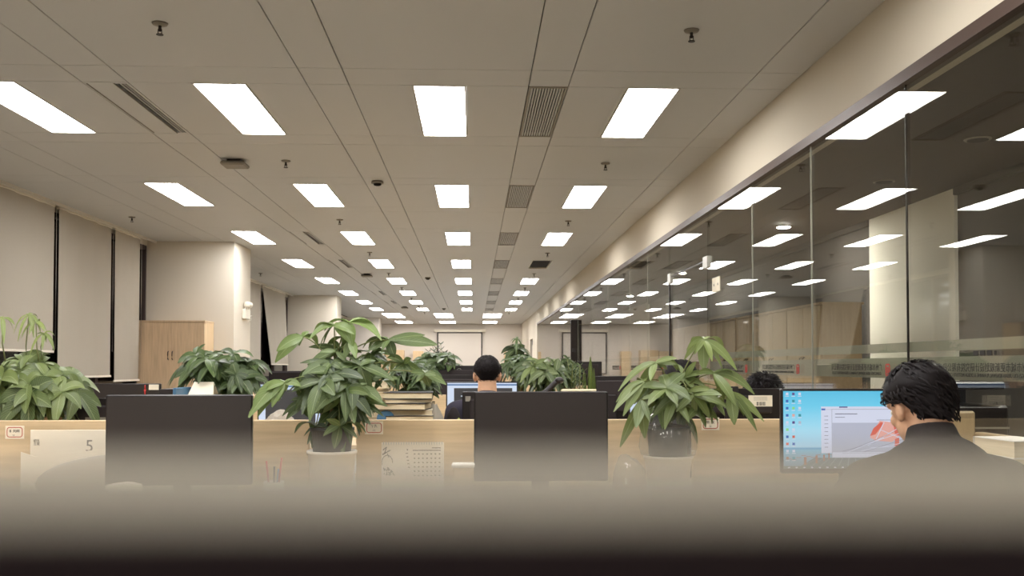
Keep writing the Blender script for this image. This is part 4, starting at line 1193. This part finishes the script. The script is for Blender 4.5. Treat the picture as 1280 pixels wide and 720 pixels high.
# grey bag with rounded top
t = MB().m('greycloth').ball((at(165, 600, 3.6).x + .02, 3.6, .83), (.36, .03, at(160, 566, 3.6).z - .83), 28)
tag(t.build('fabric_bag'), 'rounded grey fabric bag lying behind the left monitor', 'bag')
# pencil cup, small white box
c = at(331, 590, 3.35)
t = empty('pen_holder', (c.x, 3.5, .75), 0, 'pen holder with pens right of the left monitor', 'pen holder')
MB().m('white').lathe((0, 0, 0), [(.033, 0), (.036, .10), (.033, .10), (.03, .01)], 20).build('cup', None, t)
for k, (dx, dz, mt) in enumerate(((-.02, .17, 'red'), (.0, .15, 'ink'), (.018, .18, 'red'), (.008, .14, 'blue'))):
    tag(MB().m(mt).cyl((c.x + dx * .5, 3.5, .77), (c.x + dx * 1.3, 3.5 + .01 * k, .75 + dz), .0035, seg=8).build('pen'), '%s pen standing in the pen holder' % ['red leaning', 'black upright', 'red tall', 'blue short'][k], 'pen', 'pens in the holder')
c = at(579, 584, 3.3)
t = empty('tissue_box', (c.x, 3.3, .75), 0, 'small white lidded box left of the centre monitor', 'box')
MB().m('wood').box(-.035, .035, -.03, .03, 0, c.z - .75 + .0, .006).build('body', None, t)
MB().m('white').box(-.038, .038, -.033, .033, c.z - .75, c.z - .75 + .014, .004).build('lid', None, t)

# ------------------------------------------------------------ chairs
def office_chair(x, y, rz, label, back_h=.92):
    t = empty('office_chair', (x, y, 0), rz, label, 'chair', 'black office chairs at the desks')
    MB().m('chairfab').box(-.24, .24, -.22, .24, .43, .49, .025).build('seat', None, t)
    b = MB().m('chairfab'); b.box(-.22, .22, -.27, -.235, .58, back_h, .017); b.build('backrest', None, t)
    MB().m('black').box(-.03, .03, -.30, -.27, .42, .75, .005).build('back_support', None, t)
    for s_ in (-1, 1): MB().m('black').box(s_ * .27 - .025, s_ * .27 + .025, -.12, .14, .64, .665, .008).box(s_ * .27 - .012, s_ * .27 + .012, -.02, .02, .45, .64).box(min(s_ * .27, s_ * .2), max(s_ * .27, s_ * .2), -.02, .02, .43, .45).build('armrest', None, t)
    MB().m('black').cyl((0, 0, .1), (0, 0, .43), .028).build('gas_lift', None, t)
    for k in range(5):
        a = 2 * PI * k / 5 + .3
        l = MB().m('black').tube([(0, 0, .11), (.15 * math.cos(a), .15 * math.sin(a), .10), (.29 * math.cos(a), .29 * math.sin(a), .07)], .02, 8, .014).build('leg', None, t)
        MB().m('black').cyl((.29 * math.cos(a) - .02 * math.sin(a), .29 * math.sin(a) + .02 * math.cos(a), .028), (.29 * math.cos(a) + .02 * math.sin(a), .29 * math.sin(a) - .02 * math.cos(a), .028), .027).build('caster', None, l)
    return t
office_chair(1.2, 2.36, 0, 'black office chair under the man in the charcoal jacket', .86)
office_chair(.075, 5.95, 0, 'black office chair under the short-haired man', .9)
office_chair(1.2, 5.66, 0, 'black office chair under the person behind the broad-leafed plant', .9)
office_chair(1.43, 4.95, PI, 'black office chair under the person hidden behind the labelled monitor', .85)
c = at(356, 464, 8.1)
office_chair(c.x, 8.3, PI, 'black high-backed office chair beyond the tall leafy plant', c.z)
# chair and bench beyond the glass
t = empty('wooden_chair', (2.33, 4.6, 0), 0, 'light wooden chair in the corridor behind the glass by the seated man', 'chair')
MB().m('woodside').box(-.12, .03, -.01, .012, .45, 1.04, .01).build('backrest', None, t)
MB().m('woodside').box(-.2, .15, -.4, 0, .43, .455, .006).build('seat', None, t)
MB().m('woodside').box(.03, .08, -.3, .01, .87, .94, .006).build('armrest', None, t)
for xx in (-.19, .11):
    for yy in (-.39, -.04): MB().m('woodside').box(xx, xx + .035, yy, yy + .035, 0, .43).build('leg', None, t)

t = empty('office_printer', (2.62, 5.0, 0), 0, 'black office printer with raised lid in the corridor, behind the wooden chair', 'printer')
MB().m('black').box(-.18, .12, -.01, .45, .62, 1.05, .012).m('steel').box(-.181, .121, -.012, -.01, .93, .94).m('blackmatte').box(-.15, .09, -.05, .0, .80, .82, .004).build('body', None, t)
MB().m('black').box(-.2, .12, .02, .45, 1.13, 1.17, .008).box(-.18, .1, .4, .44, 1.05, 1.13).build('lid', None, t)
MB().m('wood_dim').box(-.2, .14, 0, .46, .0, .62, .003).build('stand', None, t)

# ------------------------------------------------------------ people
def remeshed(parts, name, mt, parent=None, vox=.008, smooth=6, loc=None, fine=None):
    """parts: ('c',p0,p1,r0,r1) tapered capsules and ('e',centre,radii,rot) ellipsoids, merged into one skin"""
    b = MB()
    for p in parts:
        if p[0] == 'c':
            b.cyl(p[1], p[2], p[3], p[4], 20); b.ball(p[1], p[3], 20); b.ball(p[2], p[4], 20)
        else:
            b.ball(p[1], p[2], 28, p[3] if len(p) > 3 else None)
    b.mats = [mt]
    o = b.build(name, None, parent)
    r = o.modifiers.new('r', 'REMESH'); r.mode = 'VOXEL'; r.voxel_size = vox; r.use_smooth_shade = True
    s_ = o.modifiers.new('s', 'SMOOTH'); s_.factor = .5; s_.iterations = smooth
    return o

def person(label, hip, head_c, head_yaw, head_pitch, top='jacket', hs=1.0, arms=None, seat_z=.52, hair='short', collar=True, curl=0, facing=0, vox=.007, shoulder=.185, shift_body=(0, 0)):
    """everything in a frame at the hips' floor point; the figure looks along +Y turned by facing"""
    t_loc = Vector((hip[0], hip[1], 0))
    Rf = Matrix.Rotation(facing, 3, 'Z')
    def L(v): return Rf @ (Vector(v) - t_loc) if False else Vector(v)
    hipc = Vector((0, 0, seat_z))
    hc = Rf.inverted() @ (Vector(head_c) - t_loc)
    neck = hc + Vector((0, -.035, -.115 if collar else -.125))
    sh_z = neck.z - (.065 if collar else .085)
    chest = Vector((neck.x * .3, neck.y - .05, sh_z - .07))
    waist = (hipc + chest) / 2 + Vector((0, -.03, -.02))
    Ry = Matrix.Rotation(head_yaw, 3, 'Z') @ Matrix.Rotation(head_pitch, 3, 'X')
    def Hd(v): return hc + Ry @ (Vector(v) * hs)
    parts = []
    # head
    parts += [('e', Hd((0, -.005, .015)), (.072 * hs, .09 * hs, .085 * hs), Ry), ('e', Hd((0, .025, -.045)), (.057 * hs, .062 * hs, .062 * hs), Ry), ('e', Hd((0, .055, -.085)), (.03 * hs, .028 * hs, .022 * hs), Ry),
              ('c', Hd((0, .083, .015)), Hd((0, .103, -.022)), .008, .014), ('e', Hd((0, .082, -.055)), (.022, .012, .009), Ry),
              ('e', Hd((0, .07, .03)), (.055 * hs, .025 * hs, .018), Ry)]
    for s_ in (-1, 1):
        parts += [('e', Hd((s_ * .076, -.012, -.012)), (.010, .019, .031), Ry @ Matrix.Rotation(s_ * .35, 3, 'Z')), ('e', Hd((s_ * .074, -.006, -.034)), (.008, .010, .014), Ry), ('e', Hd((s_ * .035, .06, -.02)), (.022, .02, .02), Ry)]
    nb = Vector((neck.x * .3, neck.y - .02, sh_z + .02))
    parts += [('c', Hd((0, -.03, -.05)), nb, .056, .066)]
    # torso
    rt_ = Matrix.Identity(3)
    torso = [('e', chest, (.165, .115, .17), rt_), ('e', chest + Vector((0, .0, -.12)), (.155, .11, .16), rt_), ('e', waist, (.145, .11, .16), rt_), ('e', hipc + Vector((0, 0, .05)), (.17, .13, .12), rt_)]
    sh = {}
    for s_ in (-1, 1):
        sj = Vector((chest.x + s_ * shoulder, chest.y + .005, sh_z - .025)); sh[s_] = sj
        torso += [('c', nb + Vector((s_ * .02, 0, -.01)), sj, .062, .060)]
    arms_ = []; hands = []
    arms = arms or {}
    for s_ in (-1, 1):
        el, wr = arms.get(s_, (None, None))
        el = Rf.inverted() @ (Vector(el) - t_loc) if el else sh[s_] + Vector((s_ * .06, .10, -.25))
        wr = Rf.inverted() @ (Vector(wr) - t_loc) if wr else Vector((chest.x + s_ * .14, el.y + .24, .80))
        arms_ += [('c', sh[s_], el, .056, .044), ('c', el, wr, .043, .030)]
        d = (wr - el).normalized(); d.z *= .2; d.normalize()
        side = Vector((0, 0, 1)).cross(d).normalized()
        palm = wr + d * .055
        hands += [('c', el.lerp(wr, .8), wr, .028, .024), ('c', wr, palm, .024, .022)]
        for q in (-1, 0, 1): hands += [('c', wr + d * .02 + side * q * .018, palm + d * .02 + side * q * .022, .015, .012)]
        for k, (off, ln) in enumerate(((-.03, .055), (-.010, .07), (.010, .075), (.030, .068))):
            off *= s_
            ln *= .9
            p0 = palm + d * .025 + side * off; p1 = p0 + d * ln * .5 + Vector((0, 0, .006)) + side * off * .15; p2 = p1 + d * ln * .38 - Vector((0, 0, .014)); p3 = p2 + d * ln * .2 - Vector((0, 0, .012))
            hands += [('c', p0, p1, .0095, .0085), ('c', p1, p2, .0085, .008), ('c', p2, p3, .008, .007)]
        th0 = wr + d * .03 - side * (-s_) * -.02 * 1
        ts = -side * s_ * -1
        p0 = wr + d * .025 + ts * .022; p1 = p0 + d * .03 + ts * .02; p2 = p1 + d * .028 + ts * .004 - Vector((0, 0, .008))
        hands += [('c', p0, p1, .012, .0095), ('c', p1, p2, .0095, .008)]
    legs = []; feet = []
    for s_ in (-1, 1):
        k_ = Vector((s_ * .12, .42, seat_z + .02)); an = Vector((s_ * .13, .46, .10))
        legs += [('c', hipc + Vector((s_ * .09, .02, 0)), k_, .085, .062), ('c', k_, an, .056, .040)]
        feet += [('c', an + Vector((0, -.03, -.055)), an + Vector((0, .14, -.062)), .036, .034)]
    root = remeshed(parts + torso + arms_ + hands + legs + [('c', Vector((s_ * .13, .46, .10)), Vector((s_ * .13, .46, .05)), .038, .036) for s_ in (-1, 1)], 'person', 'skin', vox=min(vox, .006), smooth=3)
    root.location = t_loc; root.rotation_euler = (0, 0, facing)
    tag(root, label, 'person')
    def inflate(ps, k):
        out = []
        for p in ps:
            if p[0] == 'c': out.append(('c', p[1], p[2], p[3] + k, p[4] + k))
            else: out.append(('e', p[1], tuple(r + k for r in p[2])) + tuple(p[3:]))
        return out
    arms_c = []
    for i in range(0, len(arms_), 2):
        u, f_ = arms_[i], arms_[i + 1]
        arms_c += [('c', u[1], u[2], u[3] + .018, u[4] + .016), ('c', f_[1], f_[1].lerp(f_[2], .93), f_[3] + .015, f_[4] + .012)]
    jk = inflate(torso, .016) + arms_c
    # neckline: a stand collar
    col_top = Vector(nb).lerp(Hd((0, -.03, -.05)), .62)
    if collar: jk += [('c', nb + Vector((0, -.005, -.02)), col_top + Vector((0, -.006, 0)), .083, .067)]
    remeshed(jk, 'jacket' if top == 'jacket' else 'shirt', top, root, vox=.008, smooth=5)
    remeshed(inflate(legs, .014), 'trousers', 'trouser', root, vox=.01, smooth=4)
    for f_ in feet: remeshed([f_], 'shoe', 'shoe', root, vox=.008, smooth=3)
    for s_ in (-1, 1):
        MB().m('white').ball(Hd((s_ * .031, .0735, .008)), .011, 12).m('eye').ball(Hd((s_ * .031, .0805, .008)), .0048, 10).build('eye', None, root)
    # hair: a shell over crown, sides and nape plus overlapping locks
    hb = MB().m('hair')
    rh = random.Random(int(abs(hip[0]) * 100) + 3)
    long_ = hair == 'full'
    def hpos(th, ph, off):
        """th: around (0 = back), ph: elevation"""
        rx, ry, rz = .079 + off, .098 + off, .092 + off
        x = rx * math.sin(th) * math.cos(ph); y_ = -ry * math.cos(th) * math.cos(ph) - .008; z = rz * math.sin(ph) + .018
        if ph < 0: # toward the nape the head narrows into the neck
            z = .018 + ph * .078; k = 1 + ph * (.16 if long_ else .36); x = rx * math.sin(th) * k; y_ = (-ry * math.cos(th)) * (1 + ph * (.16 if long_ else .36)) - .009
        return Vector((x, y_, z))
    def lower(th):
        a = abs(th)
        ks = ((0, -1.12), (.8, -1.02), (1.15, -.6), (1.4, -.22), (1.9, -.05), (2.3, .2), (PI, .35)) if long_ else ((0, -1.0), (.6, -.9), (1.0, -.55), (1.35, -.22), (1.9, 0), (2.3, .3), (PI, .45))
        for (a0, l0), (a1, l1) in zip(ks[:-1], ks[1:]):
            if a <= a1 + 1e-6: return l0 + (l1 - l0) * (a - a0) / (a1 - a0)
        return ks[-1][1]
    nt_, np_ = 48, 20
    offb = .010 if long_ else .004
    grid = []
    for i in range(nt_):
        th = -PI + 2 * PI * i / nt_
        lo = lower(th); row = []
        for j in range(np_ + 1):
            ph = lo + (PI / 2 - lo) * j / np_
            tf = min(1, j / 3)
            wob = noise.noise(Vector((th * 2.2, ph * 3, hip[0] * 5))) * .006 + curl * noise.noise(Vector((th * 7, ph * 8, 3)))
            v = hpos(th, ph, (offb + wob) * tf + (.0 if j else -.006) + (.006 if long_ and ph > .1 else 0))
            row.append(hb.bm.verts.new(Hd(v)))
        grid.append(row)
    for i in range(nt_):
        for j in range(np_):
            f = hb.bm.faces.new((grid[i][j], grid[(i + 1) % nt_][j], grid[(i + 1) % nt_][j + 1], grid[i][j + 1])); f.smooth = True; f.material_index = 0
    nl = 900 if long_ else 1100
    for k in range(nl):
        th = rh.uniform(-PI, PI); lo = lower(th)
        ph = lo + (1.45 - lo) * rh.random() ** .8
        p0 = hpos(th, ph, offb * .6 + (.004 if long_ else .0))
        ln = (.034 if long_ else .012) * rh.uniform(.7, 1.3)
        # combed down and outward from the whorl
        th2 = th + rh.uniform(-.25, .25) * (1 + curl * 120) + (.25 if long_ else .1); ph2 = ph - ln / .09
        if ph2 < lo - .12: ph2 = lo - .12
        off2 = offb + curl * rh.random() + (.010 if long_ else .005) * rh.random() + (.006 if long_ and ph > .9 else 0)
        p2 = hpos(th2, ph2, off2)
        p1 = (p0 + p2) / 2 + (p0 - Vector((0, -.01, .02))).normalized() * (.006 if long_ else .003)
        a, m_, z_ = Hd(p0), Hd(p1), Hd(p2)
        side = (z_ - a).cross(a - hc)
        if side.length < 1e-7: continue
        side = side.normalized() * (.0034 if long_ else .0016)
        nrm = (a - hc).normalized() * .0012
        v = [hb.bm.verts.new(q) for q in (a - side * .6, a + side * .6, m_ + side + nrm * 0, m_ + nrm * 1.5, m_ - side, z_)]
        for f in ((v[0], v[1], v[3]), (v[1], v[2], v[3]), (v[0], v[3], v[4]), (v[2], v[5], v[3]), (v[3], v[5], v[4])):
            ff = hb.bm.faces.new(f); ff.smooth = True; ff.material_index = 0
    hb.build('hair', None, root)
    return root

hc1 = at(1155, 508, 2.62)
p1 = person('seated man in a charcoal jacket with dark hair, looking at the blue screen', (1.205, 2.32), (hc1.x - .012, 2.62, 1.142), math.radians(11), math.radians(-22), 'jacket', .95,
            arms={-1: ((.93, 2.60, .80), (1.02, 2.86, .79)), 1: ((1.50, 2.56, .80), (1.36, 2.86, .79))}, hair='full', vox=.006, shoulder=.178)
hc2 = at(609, 468, 6.15)
person('short-haired person seen from behind at a lit monitor in the second row', (hc2.x, 5.92), (hc2.x, 6.15, hc2.z + .0), 0, -.05, 'shirt_dark', 1.02, hair='short', collar=False, vox=.008)
hc3 = at(851, 476, 5.92)
person('dark-haired person seen from behind through the broad-leafed plant', (hc3.x, 5.70), (hc3.x, 5.92, hc3.z), math.radians(25), -.05, 'shirt_dark', 1.0, hair='full', collar=False, vox=.008)
hc4 = at(954, 500, 4.8)
person('person with curly black hair bent behind the labelled black monitor', (hc4.x, 4.97), (hc4.x, 4.8, hc4.z), 0, -.35, 'shirt_dark', 1.0, hair='full', collar=False, curl=.02, facing=PI, vox=.008)
# keyboard and mouse for the man
t = empty('keyboard', (1.18, 3.02, .75), 0, 'black keyboard on the desk before the man in the jacket', 'keyboard')
kb = MB().m('black').box(-.2, .2, -.06, .06, 0, .016, .004).build('base', None, t)
kk_ = MB().m('blackmatte')
for i in range(14):
    for j in range(5): kk_.box(-.19 + i * .027, -.168 + i * .027, -.052 + j * .021, -.036 + j * .021, .016, .021)
kk_.build('keys', None, t)

# ------------------------------------------------------------ photographer's own divider, a few centimetres from the lens
t = empty('tall_divider', (0, .0318, 0), 0, 'dark tall divider with pale top trim right in front of the viewpoint, blurred', 'desk divider')
TOP = 1.25 - .0046
MB().m('panel_dark').box(-1.1, 1.1, .0, .018, .06, TOP - .0001).box(-.9, -.8, -.2, .2, 0, .06).box(.8, .9, -.2, .2, 0, .06).build('panel', None, t)
MB().m('fabric_cap').box(-1.1, 1.1, .0002, .0178, TOP - .0001, TOP).build('top_trim', None, t)

# ------------------------------------------------------------ world, colour
wd = bpy.data.worlds.new('night'); scene.world = wd; wd.use_nodes = True
wd.node_tree.nodes['Background'].inputs[0].default_value = (.01, .01, .014, 1); wd.node_tree.nodes['Background'].inputs[1].default_value = .3
scene.view_settings.view_transform = 'Standard'; scene.view_settings.look = 'None'
scene.view_settings.exposure = 0; scene.view_settings.gamma = 1; scene.view_settings.use_curve_mapping = False
cy = scene.cycles
cy.use_denoising = True
cy.max_bounces = 10; cy.diffuse_bounces = 5; cy.glossy_bounces = 5; cy.transparent_max_bounces = 24; cy.transmission_bounces = 6
cy.sample_clamp_indirect = 4; cy.caustics_reflective = False; cy.caustics_refractive = False
cy.use_light_tree = True
for o in list(bpy.data.objects):
    for k in ('zt', 'w'):
        if k in o: del o[k]

dg = bpy.context.evaluated_depsgraph_get(); bpy.context.view_layer.update()
for o in [o for o in bpy.data.objects if o.type == 'FONT']:
    me = bpy.data.meshes.new_from_object(o.evaluated_get(dg))
    n = bpy.data.objects.new(o.name.split('.')[0], me); C.objects.link(n)
    n.parent = o.parent; n.location = o.location; n.rotation_euler = o.rotation_euler; n.scale = o.scale
    nm = o.name; bpy.data.objects.remove(o); n.name = nm.split('.')[0]
